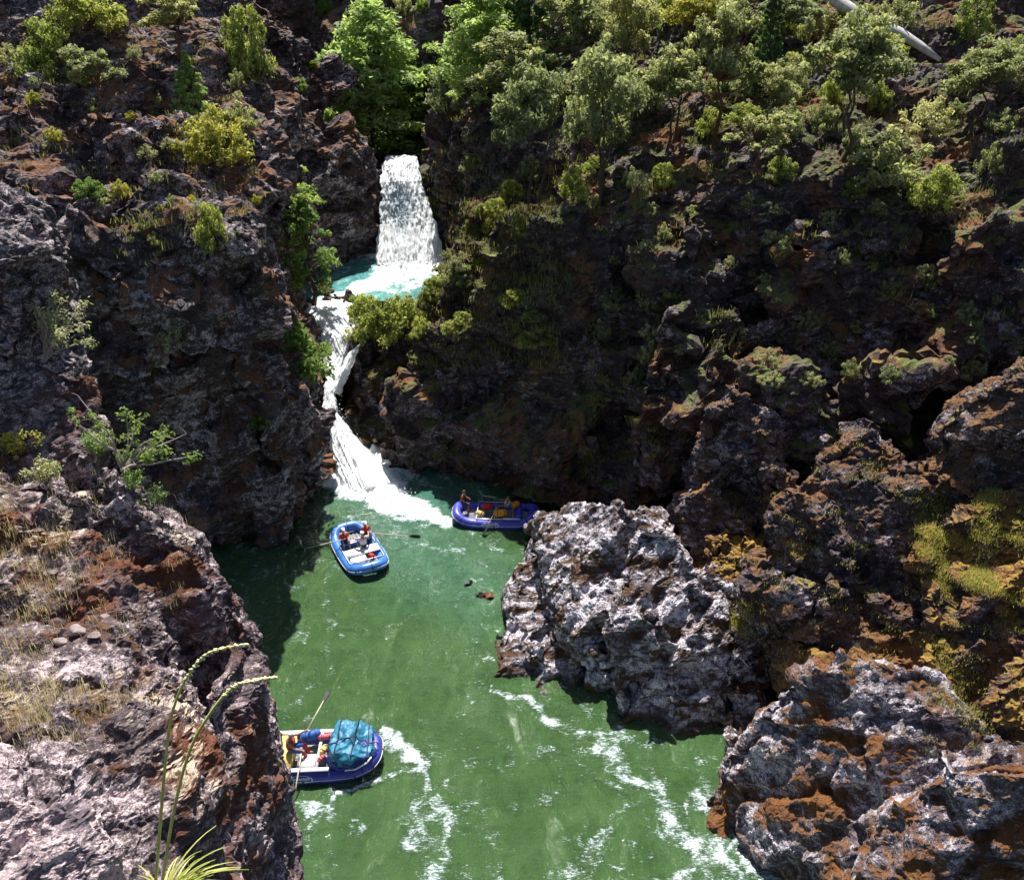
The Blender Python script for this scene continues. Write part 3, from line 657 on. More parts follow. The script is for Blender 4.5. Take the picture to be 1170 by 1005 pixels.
M_bark = plain('grey_brown_bark', (.10, .075, .06), .85, .2, .5, 9, .01)
M_redbark = plain('reddish_bark', (.16, .08, .05), .8, .2, .4, 9, .01)
LM = dict(
    bright=leaf_mat('bright_green_leaves', (.14, .23, .07), (.42, .54, .24), .5),
    oak=leaf_mat('olive_oak_leaves', (.10, .125, .06), (.48, .50, .27), .45),
    yellow=leaf_mat('yellow_green_leaves', (.11, .14, .035), (.62, .58, .15), .42),
    lime=leaf_mat('lime_green_leaves', (.10, .14, .035), (.46, .50, .16), .45),
    fresh=leaf_mat('fresh_green_leaves', (.10, .18, .035), (.34, .43, .14), .5),
    dark=leaf_mat('dark_green_needles', (.035, .075, .03), (.15, .24, .09), .35),
    pale=leaf_mat('pale_leaves', (.22, .25, .12), (.58, .58, .36), .4))

def leaf_cloud(cent, rad, n, leaf, rs, flat=.7, aspect=1.9):
    """n leaves around every centre; returns verts, quads, tints"""
    C = np.repeat(np.array(cent), n, 0); K = len(C)
    rr = np.repeat(np.broadcast_to(np.asarray(rad, float), (len(cent),)), n)
    d = rs.normal(size=(K, 3)); d /= np.linalg.norm(d, axis=1)[:, None]
    P = C + d * (rs.random(K) ** .45 * rr)[:, None] * np.array([1, 1, flat])
    N_ = rs.normal(size=(K, 3)) + np.array([0, 0, 1.0]) + d * .6; N_ /= np.linalg.norm(N_, axis=1)[:, None]
    T = np.cross(N_, rs.normal(size=(K, 3))); T /= np.linalg.norm(T, axis=1)[:, None]; B = np.cross(N_, T)
    L = leaf * (.6 + .8 * rs.random(K))[:, None]
    V = np.stack([P - T * L * aspect * .5, P + B * L * .42 + N_ * L * .1, P + T * L * aspect * .5, P - B * L * .42 + N_ * L * .1], 1).reshape(-1, 3)
    Q = np.arange(K * 4).reshape(-1, 4)
    cl = np.repeat(rs.random(len(cent)), n); tint = np.clip(.5 * cl + .5 * rs.random(K) + .25 * (d[:, 2]) , 0, 1)
    return V, Q, tint

def make_tree(kind, Ht, Rc, seed, mat, bark=None, base=.3, ncl=60, nl=55, leaf=.16, name='tree', multi=1, clr=None, lean=0.):
    rs = np.random.default_rng(seed); root = empty(name)
    cents = []; rads = []
    crown_h = Ht * (1 - base)
    if kind == 'oak':
        lobes = []
        for k in range(7):
            a = k * 2.4 + rs.random(); q = rs.uniform(.15, .62) * Rc
            lobes.append((np.array([math.cos(a) * q, math.sin(a) * q, Ht * base + crown_h * rs.uniform(.25, .78)]), Rc * rs.uniform(.34, .55)))
        lobes.append((np.array([0, 0, Ht * .82]), Rc * .45))
        for k in range(ncl):
            c, r_ = lobes[k % len(lobes)]; d = rs.normal(size=3); d[2] = abs(d[2]) * .8 - .15; d /= np.linalg.norm(d)
            cents.append(c + d * r_ * rs.uniform(.6, 1.05) * np.array([1, 1, .8])); rads.append(Rc * rs.uniform(.11, .21))
    elif kind == 'feather':
        for k in range(ncl):
            h = rs.random() ** .9; a = rs.random() * 6.283; prof = (math.sin(math.pi * min(1, .14 + h * .86)) ** .7) * (1 - .35 * h)
            q = Rc * prof * rs.uniform(.35, 1.05)
            cents.append(np.array([math.cos(a) * q, math.sin(a) * q, Ht * base + crown_h * h - q * .12])); rads.append(Rc * rs.uniform(.13, .24))
    elif kind == 'conifer':
        for k in range(ncl):
            h = (k + rs.random()) / ncl; a = k * 2.4 + rs.random() * .5; q = Rc * (1 - h) ** .8 * rs.uniform(.3, 1.0)
            cents.append(np.array([math.cos(a) * q, math.sin(a) * q, Ht * base + crown_h * h - q * .22])); rads.append(Rc * .17 * (1.25 - h))
    else:                                       # shrub: a ragged dome down to the ground
        for k in range(ncl):
            d = rs.normal(size=3); d[2] = abs(d[2]); d /= np.linalg.norm(d); q = rs.uniform(.45, 1.0)
            cents.append(np.array([d[0] * Rc * q, d[1] * Rc * q, Ht * .12 + d[2] * Ht * .82 * q])); rads.append(Rc * rs.uniform(.12, .26))
    cents = np.array(cents); rads = np.array(rads) * (clr or 1)
    cents[:, 0] += lean * cents[:, 2]
    V, Q, t = leaf_cloud(cents, rads, nl, leaf, rs, .62 if kind in ('feather', 'conifer') else .8)
    me = np_mesh('crown', V, Q); me.materials.append(mat)
    a_ = me.attributes.new('tint', 'FLOAT', 'FACE'); a_.data.foreach_set('value', t.astype(np.float32))
    crown = link('crown', me, mat, root)
    tb = MB(); tops = []
    for m in range(multi):
        ox = rs.normal() * .12 * Rc * (multi > 1); top = Ht * (.9 if kind == 'conifer' else .62) * rs.uniform(.85, 1.05)
        pts = [Vector((ox * (1 + 2.0 * h) + rs.normal() * .03 * Ht * (0 < h) * (kind != 'conifer') + lean * top * h, rs.normal() * .03 * Ht * (0 < h) * (kind != 'conifer'), top * h)) for h in (0, .2, .4, .6, .8, 1)]
        pts[0].z = -.25
        r0 = Ht * .022 / math.sqrt(multi); tb.tube(pts, [r0 * (1.25 - .95 * k / 5) for k in range(6)], 7); tops.append((pts, r0))
    idx = rs.permutation(len(cents))[: (30 if kind != 'shrub' else 16)]
    for i in idx:
        pts, r0 = tops[i % multi]; c = Vector(cents[i]); z = max(.1 * Ht, min(pts[-1].z, c.z - .25 * Rc - .12 * abs(c.x)))
        k = min(4, int(z / max(pts[-1].z, .01) * 5)); s0 = pts[k].lerp(pts[k + 1], .5)
        mid = s0.lerp(c, .5) + Vector((rs.normal() * .05 * Rc, rs.normal() * .05 * Rc, -.04 * Rc))
        tb.tube([s0, mid, c], [r0 * .45, r0 * .28, r0 * .1], 5, cap=False)
    tb.build('trunk' if kind != 'shrub' else 'stem', bark or M_bark, root)
    return root, Ht, Rc

P_ = {}
P_['bright'] = make_tree('feather', 8, 3.2, 1, LM['bright'], base=.08, ncl=170, nl=55, leaf=.17, name='broadleaf_tree', multi=4)
P_['oak'] = make_tree('oak', 5, 2.3, 2, LM['oak'], base=.30, ncl=95, nl=60, leaf=.13, name='oak_tree', multi=2)
P_['oak2'] = make_tree('oak', 5.4, 2.0, 12, LM['oak'], base=.34, ncl=85, nl=60, leaf=.13, name='oak_tree', multi=1, bark=M_redbark)
P_['oak3'] = make_tree('oak', 4.6, 2.5, 22, LM['oak'], base=.22, ncl=100, nl=60, leaf=.12, name='oak_tree', multi=3)
P_['yoak'] = make_tree('oak', 4.2, 2.0, 23, LM['yellow'], base=.28, ncl=80, nl=50, leaf=.12, name='oak_tree', multi=3, bark=M_redbark)
P_['conifer'] = make_tree('conifer', 6, 1.9, 3, LM['dark'], base=.08, ncl=130, nl=60, leaf=.12, name='fir_tree')
P_['gfir'] = make_tree('conifer', 4, 2.0, 33, LM['bright'], base=.05, ncl=110, nl=60, leaf=.12, name='fir_tree')
P_['sapling'] = make_tree('feather', 5, 1.7, 4, LM['fresh'], base=.12, ncl=75, nl=48, leaf=.12, name='alder_tree', multi=1)
P_['yshrub'] = make_tree('shrub', 2, 1.5, 5, LM['yellow'], ncl=85, nl=60, leaf=.085, name='yellow_shrub', multi=4)
P_['lshrub'] = make_tree('shrub', 2, 1.6, 15, LM['lime'], ncl=80, nl=60, leaf=.09, name='green_shrub', multi=4)
P_['gshrub'] = make_tree('shrub', 2, 1.7, 6, LM['fresh'], ncl=85, nl=60, leaf=.10, name='green_shrub', multi=4)
P_['oshrub'] = make_tree('shrub', 1.6, 1.3, 7, LM['oak'], ncl=60, nl=50, leaf=.085, name='small_shrub', multi=3)
P_['pshrub'] = make_tree('shrub', 1.6, 1.2, 8, LM['pale'], ncl=38, nl=40, leaf=.07, name='pale_shrub', multi=3)
used = set(); plants = []
def plan(kind, bx, by, wpx, hpx, label, cat, group=None, Y=None, want=('cliff', 'hills', 'bluff', 'rock', 'crag', 'boulder')):
    if Y: p = at(bx, by, Y)
    else:
        p, n_, ob = hit(bx, by, want)
        if p is None: return
    plants.append((kind, p, wpx, hpx, label, cat, group))
def place_all():
    rs = random.Random(5)
    for kind, p, wpx, hpx, label, cat, group in plants:
        r0, h0, c0 = P_[kind]
        o = r0 if kind not in used else copy_tree(r0); used.add(kind)
        m = zd(p) / F * (1.16 if hpx > 40 else 1.05); sx = wpx * m / (2 * c0); sz = hpx * m / (h0 * .93)
        o.location = p - Vector((0, 0, .1)); o.scale = (sx, sx * rs.uniform(.9, 1.1), sz); o.rotation_euler = (0, 0, rs.uniform(0, 6.28))
        tag(o, label, cat, group)

# --- trees one can point to
plan('bright', 432, 180, 132, 128, 'big bright green tree standing above the upper waterfall', 'tree', Y=82)
plan('sapling', 492, 150, 56, 56, 'light green bushy tree between the big bright tree and the right slope', 'tree', Y=83)
G = 'oaks on the right slope'
plan('bright', 552, 118, 110, 104, 'tall pale green feathery tree at the top centre of the picture', 'tree')
plan('conifer', 603, 96, 92, 132, 'dark green fir with drooping boughs at the top edge right of centre', 'tree')
plan('oak2', 586, 150, 84, 88, 'yellow green oak with thin bare red trunks on the crest above the dark cliff', 'tree', G)
plan('oak', 604, 236, 78, 122, 'round topped oak with two dark trunks at the head of the dark cliff', 'tree', G)
plan('oak3', 684, 236, 104, 140, 'broad dense oak just right of the round topped oak with two trunks', 'tree', G)
plan('oak', 662, 108, 100, 92, 'wide grey green oak with a dark leaning trunk above the broad dense oak', 'tree', G)
plan('oak3', 716, 112, 84, 100, 'dense olive oak merging with its neighbour under the top edge', 'tree', G)
plan('yoak', 790, 84, 72, 78, 'yellowish oak with reddish stems near the top edge', 'tree', G)
plan('oak', 762, 168, 78, 86, 'low oak left of the tall slender oak in mid slope', 'tree', G)
plan('oak2', 818, 172, 76, 128, 'tall slender oak with a bare dark trunk in mid slope', 'tree', G)
plan('conifer', 872, 104, 46, 96, 'blue green young fir between the oaks on the right slope', 'tree')
plan('oak3', 884, 142, 58, 54, 'small round oak below the blue green young fir', 'tree', G)
plan('oak', 962, 178, 112, 122, 'largest spreading oak on the right slope below the pale fallen log', 'tree', G)
plan('oak2', 862, 204, 62, 60, 'small yellow tipped oak at the foot of the largest spreading oak', 'tree', G)
plan('oak', 1112, 156, 84, 84, 'dark oak with yellow tips standing alone near the right edge', 'tree', G)
plan('pshrub', 1060, 158, 60, 46, 'pale leaved bush left of the lone oak near the right edge', 'shrub')
plan('oak3', 1172, 140, 56, 60, 'oak cut off by the right edge of the picture', 'tree', G)
plan('oshrub', 1010, 212, 96, 54, 'dark green bush below and right of the largest spreading oak', 'shrub')
plan('oak', 896, 62, 70, 56, 'thin oak left of the upper end of the pale fallen log', 'tree', G)
plan('oak3', 640, 45, 90, 80, 'oak crown showing at the top edge behind the wide grey green oak', 'tree', G)
# left side
plan('lshrub', 62, 92, 62, 58, 'yellow green bushy tree growing beside the dark outcrop at the upper left', 'tree')
plan('lshrub', 100, 34, 74, 44, 'yellow green thicket at the top edge on the far left', 'shrub')
plan('oak2', 205, 64, 66, 56, 'grey olive tree with an open crown at the top left', 'tree')
plan('lshrub', 284, 88, 52, 66, 'tall yellow green shrub right of the grey olive tree', 'shrub')
plan('oak2', 118, 134, 54, 62, 'small thin tree standing in the rocks of the left slope', 'tree')
plan('gfir', 221, 128, 52, 52, 'small vivid green fir on the left slope', 'tree')
plan('yshrub', 251, 188, 68, 58, 'rounded bright yellow shrub on top of the left crag', 'shrub')
plan('oshrub', 276, 146, 42, 28, 'small grey green bush behind the bright yellow shrub', 'shrub')
plan('sapling', 323, 280, 84, 98, 'light green tree on the cliff edge left of the upper pool', 'tree', Y=57)
plan('sapling', 358, 342, 70, 90, 'light green tree at the very edge of the upper pool', 'tree', Y=56)
plan('gshrub', 333, 432, 82, 60, 'dense bright green bush on top of the block beside the chute', 'shrub', Y=42.6)
plan('lshrub', 245, 286, 32, 50, 'yellow green sprig halfway up the dark left face', 'shrub')
plan('pshrub', 202, 400, 34, 38, 'pale sprig on the dark left face below the crest', 'shrub')
plan('lshrub', 428, 392, 56, 50, 'yellow green bush leaning over the middle cascade', 'shrub', Y=51.8)
plan('lshrub', 462, 386, 56, 46, 'golden green bush at the corner of the dark cliff beside the cascade', 'shrub', Y=51)
plan('gshrub', 414, 360, 32, 26, 'little green bush at the lip of the upper pool', 'shrub', Y=55)
plan('gshrub', 298, 488, 26, 24, 'tiny green plant on the shaded block beside the chute', 'shrub')
plan('pshrub', 742, 352, 34, 40, 'pale grey green plant on the tip of the lit buttress', 'shrub')
plan('gshrub', 102, 226, 34, 24, 'small green plant among the broken rocks of the left slope', 'shrub')
plan('pshrub', 168, 180, 26, 18, 'small pale plant below the thin tree of the left slope', 'shrub')
# --- undergrowth of the right slope, alike bushes
rs_ = random.Random(9)
def scatter(n, box, kinds, wr, hr, label, group, minn=.35):
    k = 0; tries = 0; got = []
    while k < n and tries < n * 12:
        tries += 1
        px = rs_.uniform(box[0], box[2]); py = rs_.uniform(box[1], box[3]); p, n_, ob = hit(px, py, ('cliff', 'hills'))
        if p is None or n_.z < minn or any((px - a) ** 2 + (py - b) ** 2 < 140 for a, b in got): continue
        got.append((px, py)); w_ = rs_.uniform(*wr)
        plants.append((rs_.choice(kinds), p, w_, w_ * rs_.uniform(*hr), label, 'shrub', group)); k += 1
scatter(62, (500, 30, 1170, 235), ['oshrub', 'oshrub', 'lshrub', 'oshrub', 'lshrub'], (22, 52), (.6, 1.1), 'low bush of the undergrowth between the oaks on the upper right slope', 'undergrowth of the upper right slope', .2)
scatter(60, (640, 215, 1170, 440), ['oshrub', 'oshrub', 'pshrub'], (12, 30), (.6, 1.0), 'small plant clinging to the dark rock wall below the oaks', 'plants on the dark right wall', .3)
scatter(46, (0, 60, 300, 300), ['oshrub', 'pshrub', 'yshrub'], (10, 22), (.6, 1.0), 'small plant among the broken rocks of the left slope above the dark face', 'plants on the left slope', .4)
scatter(14, (330, 0, 560, 140), ['oshrub', 'gshrub'], (14, 34), (.6, 1.1), 'small bush on the shaded hillside behind the upper waterfall', 'bushes on the shaded hillside', .2)
scatter(30, (478, 190, 640, 400), ['lshrub', 'oshrub', 'lshrub'], (14, 32), (.5, .9), 'yellow green tuft on the lit edge of the dark cliff', 'tufts on the cliff edge', .3)

# near plants, with visible twigs and leaves
def near_plant(name, base, Ht, spread, seed, mat, bark, nb=14, leaf=.05, nl=26, lean=(0, 0), bare=0):
    rs = np.random.default_rng(seed); root = empty(name, base); tb = MB(); cents = []; rads = []
    for b in range(nb):
        a = rs.random() * 6.283; L = Ht * rs.uniform(.6, 1.05); p = Vector((0, 0, -.05)); d = Vector((math.cos(a) * .25 + lean[0], math.sin(a) * .25 + lean[1], 1)).normalized()
        pts = [p.copy()]
        for s_ in range(6):
            d = (d + Vector((rs.normal() * .20 + math.cos(a) * spread * .12, rs.normal() * .20, rs.normal() * .12))).normalized(); p = p + d * L / 6; pts.append(p.copy())
            if s_ > 1:
                q = p + Vector((rs.normal(), rs.normal(), abs(rs.normal()) * .6)).normalized() * L * rs.uniform(.08, .22)
                tb.tube([p, p.lerp(q, .5) + Vector((0, 0, .01)), q], [.006, .004, .002], 4, cap=False)
                if b >= bare: cents.append(np.array(q)); rads.append(leaf * rs.uniform(1.4, 2.6))
        if b >= bare: cents.append(np.array(p)); rads.append(leaf * 2.2)
        tb.tube(pts, [.020 * (1 - .13 * k) * Ht for k in range(7)], 6, cap=False)
    V, Q, t = leaf_cloud(np.array(cents), np.array(rads), nl, leaf * .62, rs, .9)
    me = np_mesh('foliage', V, Q); a_ = me.attributes.new('tint', 'FLOAT', 'FACE'); a_.data.foreach_set('value', t.astype(np.float32))
    link('foliage', me, mat, root); tb.build('stem', bark, root); return root
def nbase(px, py, Y=None):
    if Y: return at(px, py, Y)
    p, n_, ob = hit(px, py, ('bluff', 'crag')); return p if p is not None else at(px, py, 11)
M_twig = plain('grey_twig', (.34, .29, .27), .8, .2, .3, 20)
nearp = [('leaning_shrub', nbase(140, 536, 11.3), 1.35, 1.2, 31, LM['fresh'], M_twig, 12, .055, 22, (.45, 0), 4, 'leaning shrub with twisted bare grey twigs on the rim of the near bluff'),
         ('green_shrub', nbase(116, 524, 11.6), .5, .5, 32, LM['bright'], M_bark, 9, .04, 26, (0, 0), 0, 'small upright green bush left of the leaning twisted shrub'),
         ('green_shrub', nbase(152, 558, 10.9), .36, .5, 33, LM['bright'], M_bark, 7, .035, 24, (.2, 0), 0, 'little green plant tucked under the leaning twisted shrub'),
         ('green_shrub', nbase(174, 578, 10.8), .34, .4, 34, LM['bright'], M_bark, 6, .035, 24, (0, 0), 0, 'rightmost little green plant on the rim of the near bluff'),
         ('pale_shrub', nbase(50, 410, 13.4), 1.1, 1.6, 35, LM['pale'], M_twig, 12, .055, 24, (.4, 0), 3, 'pale leaved shrub with bare twigs beside the leaning pillar'),
         ('green_shrub', nbase(18, 528, 11.8), .6, .9, 36, LM['yellow'], M_bark, 9, .045, 24, (0, 0), 0, 'yellow green bush at the foot of the leaning pillar at the left edge'),
         ('green_shrub', nbase(52, 552, 10.9), .4, 1.0, 37, LM['pale'], M_bark, 8, .04, 24, (0, 0), 0, 'low pale yellow bush on the dry grass above the near bluff')]
grass_pts = []
rs2 = random.Random(3)
# dry grass on the near bluff: clumps where the ground is level enough
for i in range(1100):
    px, py = rs2.uniform(-60, 170), rs2.uniform(535, 850)
    if rs2.random() < .25: px, py = rs2.uniform(60, 260), rs2.uniform(560, 800)
    nz_ = mnoise.noise(Vector((px / 60, py / 60, 0)))
    if nz_ < -.12 or (px > 90 and rs2.random() < .7): continue
    p, n_, ob = hit(px, py, ('bluff',))
    if p is not None and n_.z > .45: grass_pts.append((p, n_))
tuft_pts = []
for i in range(1900):
    px, py = rs2.uniform(480, 1170), rs2.uniform(20, 400)
    if mnoise.noise(Vector((px / 70, py / 50, 3))) < .02: continue
    p, n_, ob = hit(px, py, ('cliff', 'hills'))
    if p is not None and n_.z > .35: tuft_pts.append((p, n_))
for i in range(900):
    px, py = rs2.uniform(480, 640), rs2.uniform(190, 420)
    p, n_, ob = hit(px, py, ('cliff',))
    if p is not None and n_.z > .2: tuft_pts.append((p, n_))
for i in range(420):
    px, py = rs2.uniform(0, 300), rs2.uniform(30, 300)
    p, n_, ob = hit(px, py, ('cliff',))
    if p is not None and n_.z > .55: tuft_pts.append((p, n_))
moss_pts = []
for (bx, n_mo) in (((1050, 560, 1170, 680), 1500), ((820, 560, 900, 720), 120), ((700, 440, 760, 600), 160), ((890, 480, 1060, 760), 260), ((1060, 640, 1170, 860), 500), ((815, 680, 860, 730), 260), ((660, 430, 722, 560), 500)):
    for i in range(n_mo):
        px, py = rs2.uniform(bx[0], bx[2]), rs2.uniform(bx[1], bx[3])
        if mnoise.noise(Vector((px / 45, py / 45, 8))) < -.05: continue
        p, n_, ob = hit(px, py)
        if p is not None and n_.z > (.1 if px < 722 else .4) and 'river' not in ob: moss_pts.append((p, n_))
log_a, _, _ = hit(948, 0, ('cliff', 'hills')); log_b, _, _ = hit(1072, 64, ('cliff', 'hills'))
stone_pts = [hit(x, y, ('bluff',))[0] for x, y in ((88, 722), (108, 728), (70, 735), (120, 705), (60, 655))]

place_all()
for a in nearp:
    r_ = near_plant(*a[:12]); tag(r_, a[12], 'shrub')

def blades(name, pts, nb, hr, wd, mat, seed, spread=.12, curve=.5, kind='stuff'):
    rs = np.random.default_rng(seed); P = np.repeat(np.array([p for p, n in pts]), nb, 0); K = len(P)
    P = P + rs.normal(size=(K, 3)) * np.array([spread, spread, 0]); h = rs.uniform(hr[0], hr[1], K)[:, None]
    a = rs.random(K) * 6.283; D = np.stack([np.cos(a), np.sin(a), np.zeros(K)], 1); S = np.stack([-np.sin(a), np.cos(a), np.zeros(K)], 1)
    up = np.array([0, 0, 1.]); tl = rs.uniform(.05, curve, K)[:, None]
    m = P + up * h * .55 + D * h * tl * .4; t = P + up * h * (1 - tl * .4) + D * h * tl * 1.1; w_ = wd * rs.uniform(.6, 1.4, K)[:, None]
    V = np.stack([P - S * w_ - up * .04, P + S * w_ - up * .04, m + S * w_ * .7, m - S * w_ * .7, t + S * w_ * .12, t - S * w_ * .12], 1).reshape(-1, 3)
    b = np.arange(K)[:, None] * 6; Q = np.concatenate([b + np.array([[0, 1, 2, 3]]), b + np.array([[3, 2, 4, 5]])])
    me = np_mesh(name, V, Q); tn = rs.random(K); a_ = me.attributes.new('tint', 'FLOAT', 'FACE'); a_.data.foreach_set('value', np.concatenate([tn, tn]).astype(np.float32))
    return link(name, me, mat)
M_dry = leaf_mat('dry_straw', (.42, .31, .16), (.90, .80, .55), .3)
M_tuft = leaf_mat('tuft_grass', (.10, .11, .035), (.36, .33, .13), .3)
M_mossy = leaf_mat('moss_fronds', (.20, .18, .04), (.66, .62, .20), .35)
tag(blades('dry_grass', grass_pts, 14, (.04, .17), .0026, M_dry, 3, .08), 'dry straw coloured grass growing over the near left bluff', 'grass', kind='stuff')
tag(blades('grass_tufts', tuft_pts, 22, (.12, .42), .016, M_tuft, 4, .28, .9), 'green and yellow grass tufts on the canyon slopes', 'grass', kind='stuff')
tag(blades('moss_cover', moss_pts, 40, (.03, .10), .007, M_mossy, 5, .16, 1.0), 'yellow moss covering the ledges of the right bank', 'moss', kind='stuff')

# close grass plant with two arching seed heads
gb = at(192, 1016, 2.33); gr = empty('grass_plant', gb)
tag(gr, 'green grass plant with two tall arching seed heads in the lower left foreground', 'grass plant')
M_stalk = plain('green_stalk', (.62, .62, .16), .6, .3, .3, 14); M_seed = plain('seed_head', (.85, .78, .45), .8, .2, .3, 40, .002); M_blade = leaf_mat('grass_blade', (.26, .32, .05), (.72, .70, .22), .35)
def arc(pp):
    pts = [at(x, y, Y) - gb for x, y, Y in pp]; out = []
    for i in range(len(pts) - 1):
        a, b, c, d = pts[max(i - 1, 0)], pts[i], pts[i + 1], pts[min(i + 2, len(pts) - 1)]
        for k in range(6):
            t = k / 6; out.append(.5 * ((2 * b) + (c - a) * t + (2 * a - 5 * b + 4 * c - d) * t * t + (3 * b - a - 3 * c + d) * t ** 3))
    return out + [pts[-1]]
for pp, ns in ((((176, 1030, 2.3), (184, 930, 2.32), (190, 860, 2.34), (198, 810, 2.36), (216, 770, 2.4), (240, 745, 2.42), (282, 736, 2.45)), 4), (((182, 1030, 2.3), (198, 930, 2.32), (216, 860, 2.34), (240, 815, 2.36), (266, 785, 2.4), (292, 777, 2.42), (314, 773, 2.45)), 4)):
    A_ = arc(pp); n = len(A_)
    MB().tube(A_, [.0075 - .0045 * i / n for i in range(n)], 6).build('stalk', M_stalk, gr)
    sb = MB(); rsd = random.Random(n + int(pp[0][0])); hd = A_[int(n * .60):]
    for i, p in enumerate(hd):
        for q in range(4):
            sb.ball(p + Vector((rsd.uniform(-.004, .004), rsd.uniform(-.004, .004), rsd.uniform(-.005, .004))), (.012, .0042, .0044), 1, (rsd.uniform(-.4, .4), rsd.uniform(-.3, .5), rsd.uniform(-.6, .6)))
    sb.build('seed_head', M_seed, gr)
rsg = np.random.default_rng(8); K = 46; V = []; Q = []
for k in range(K):
    a = rsg.uniform(-1.2, 1.0) + (0 if k % 3 else math.pi * .5); L = rsg.uniform(.12, .42); b0 = Vector((rsg.normal() * .02 - .01, rsg.normal() * .02, -.03)); dr = Vector((math.cos(a), math.sin(a) * .6, 0)); sd_ = Vector((0, 0, 1)).cross(dr).normalized()
    rise = rsg.uniform(.25, .9); pv = []
    for s_ in range(7):
        t = s_ / 6; c = b0 + dr * L * t + Vector((0, 0, L * (rise * t - .45 * t * t))); w_ = .0055 * (1 - t * .85) + .0004; pv.append((c - sd_ * w_, c + sd_ * w_))
    for s_ in range(6):
        n = len(V); V += [pv[s_][0], pv[s_][1], pv[s_ + 1][1], pv[s_ + 1][0]]; Q.append((n, n + 1, n + 2, n + 3))
me = np_mesh('blades', np.array(V), Q); a_ = me.attributes.new('tint', 'FLOAT', 'FACE'); a_.data.foreach_set('value', np.repeat(rsg.random(K), 6).astype(np.float32))
link('blades', me, M_blade, gr)

# fallen log
if log_a and log_b:
    M_log = plain('bleached_wood', (.50, .47, .46), .8, .2, .35, 3, .02)
    log_a = at(944, -6, log_a.y - 2.2); log_b = at(1074, 66, log_b.y - 1.6); e = (log_b - log_a)
    pts = [log_a - e * .3 + e * 1.3 * k / 8 + Vector((0, 0, .12 * math.sin(k * 1.3))) for k in range(9)]
    lb = MB().tube(pts, [.46, .44, .42, .40, .36, .33, .29, .24, .12], 10)
    for k, sgn in ((2, 1), (4, -1), (6, 1)): lb.tube([pts[k], pts[k] + Vector((.2 * sgn, -.3, .5))], [.07, .03], 6)
    tag(lb.build('fallen_log', M_log), 'bleached fallen log lying on the slope at the top right', 'log')
# loose stones on the bluff
M_st = plain('pink_grey_stone', (.30, .24, .23), .85, .2, .45, 14, .01)
for i, p in enumerate(stone_pts):
    if p is None: continue
    bm = bmesh.new(); rq = random.Random(i + 4)
    vs = [bm.verts.new(Vector((rq.gauss(0, 1), rq.gauss(0, 1), rq.gauss(0, .6))).normalized() * rq.uniform(.8, 1.1)) for k in range(16)]
    bmesh.ops.convex_hull(bm, input=vs); bmesh.ops.delete(bm, geom=[v for v in bm.verts if not v.link_faces], context='VERTS')
    sz = (.10, .07, .085, .055, .06)[i]; bmesh.ops.scale(bm, vec=(sz * 1.3, sz, sz * .7), verts=bm.verts); bmesh.ops.bevel(bm, geom=bm.edges[:], offset=sz * .08, segments=1, affect='EDGES')
    me = bpy.data.meshes.new('loose_stone'); bm.to_mesh(me); bm.free(); o = link('loose_stone', me, M_st); o.location = p + Vector((0, 0, sz * .4))
    tag(o, 'small pinkish loose stone lying in the dry grass of the near bluff', 'stone', 'loose stones on the near bluff')

# ================================================================ RAFTS AND PEOPLE
def fabric(name, c, rough=.55): return plain(name, c, rough, .3, .25, 9, .004)
def pvc(name, c):
    N = NT(name); P = N.pos(obj=True); n = N.noise(P, 3, 5, .65)
    cc = N.mix(N.mr(n, .3, .75), c, tuple(min(1, x * 1.35 + .01) for x in c))
    cc = N.mix(N.mr(N.noise(P, 14, 4, .8), .62, .72, 0, .35), cc, (.30, .30, .30))
    return N.done(N.bsdf(cc, N.mr(n, .3, .7, .28, .5), N.bump(N.noise(P, 5, 3, .6), .01), .5))
MB_ = dict(deep=pvc('deep_blue_hull', (.030, .040, .26)), sky=pvc('mid_blue_hull', (.035, .15, .48)), dusk=pvc('violet_blue_hull', (.055, .055, .42)),
           grey=plain('grey_floor', (.22, .23, .25), .7), alu=plain('aluminium', (.72, .72, .72), .35, .5, .1, 6, 0, .6), white=plain('white_plastic', (.82, .82, .80), .45, .4, .08),
           red=fabric('red_fabric', (.62, .035, .03)), orange=fabric('orange_fabric', (.85, .33, .02)), yellow=fabric('yellow_plastic', (.85, .62, .16)), maroon=fabric('maroon_fabric', (.30, .03, .045)),
           black=plain('black_rubber', (.02, .02, .022), .6), navy=fabric('navy_fabric', (.03, .05, .16)), navyb=fabric('dark_blue_cover', (.03, .05, .24)), bluef=fabric('blue_fabric', (.03, .12, .42)), teal=fabric('teal_tarp', (.035, .19, .31), .45), skin=plain('skin', (.50, .27, .18), .55, .35, .12, 10), tan=plain('tanned_skin', (.34, .17, .10), .55, .35, .12, 10),
           hair=plain('brown_hair', (.06, .035, .02), .7), wood=plain('pale_oar_shaft', (.58, .50, .36), .5), cap=fabric('white_cap', (.82, .80, .78)), pale=fabric('pale_shirt', (.66, .60, .58)), lime=fabric('yellow_green_fabric', (.50, .55, .05)), strap=plain('dark_strap', (.03, .03, .05), .7),
           ink=plain('white_print', (.80, .82, .84), .5, .3, .05), pink=fabric('pink_bag', (.62, .14, .16)), dkred=fabric('dark_red_shirt', (.16, .02, .02)))

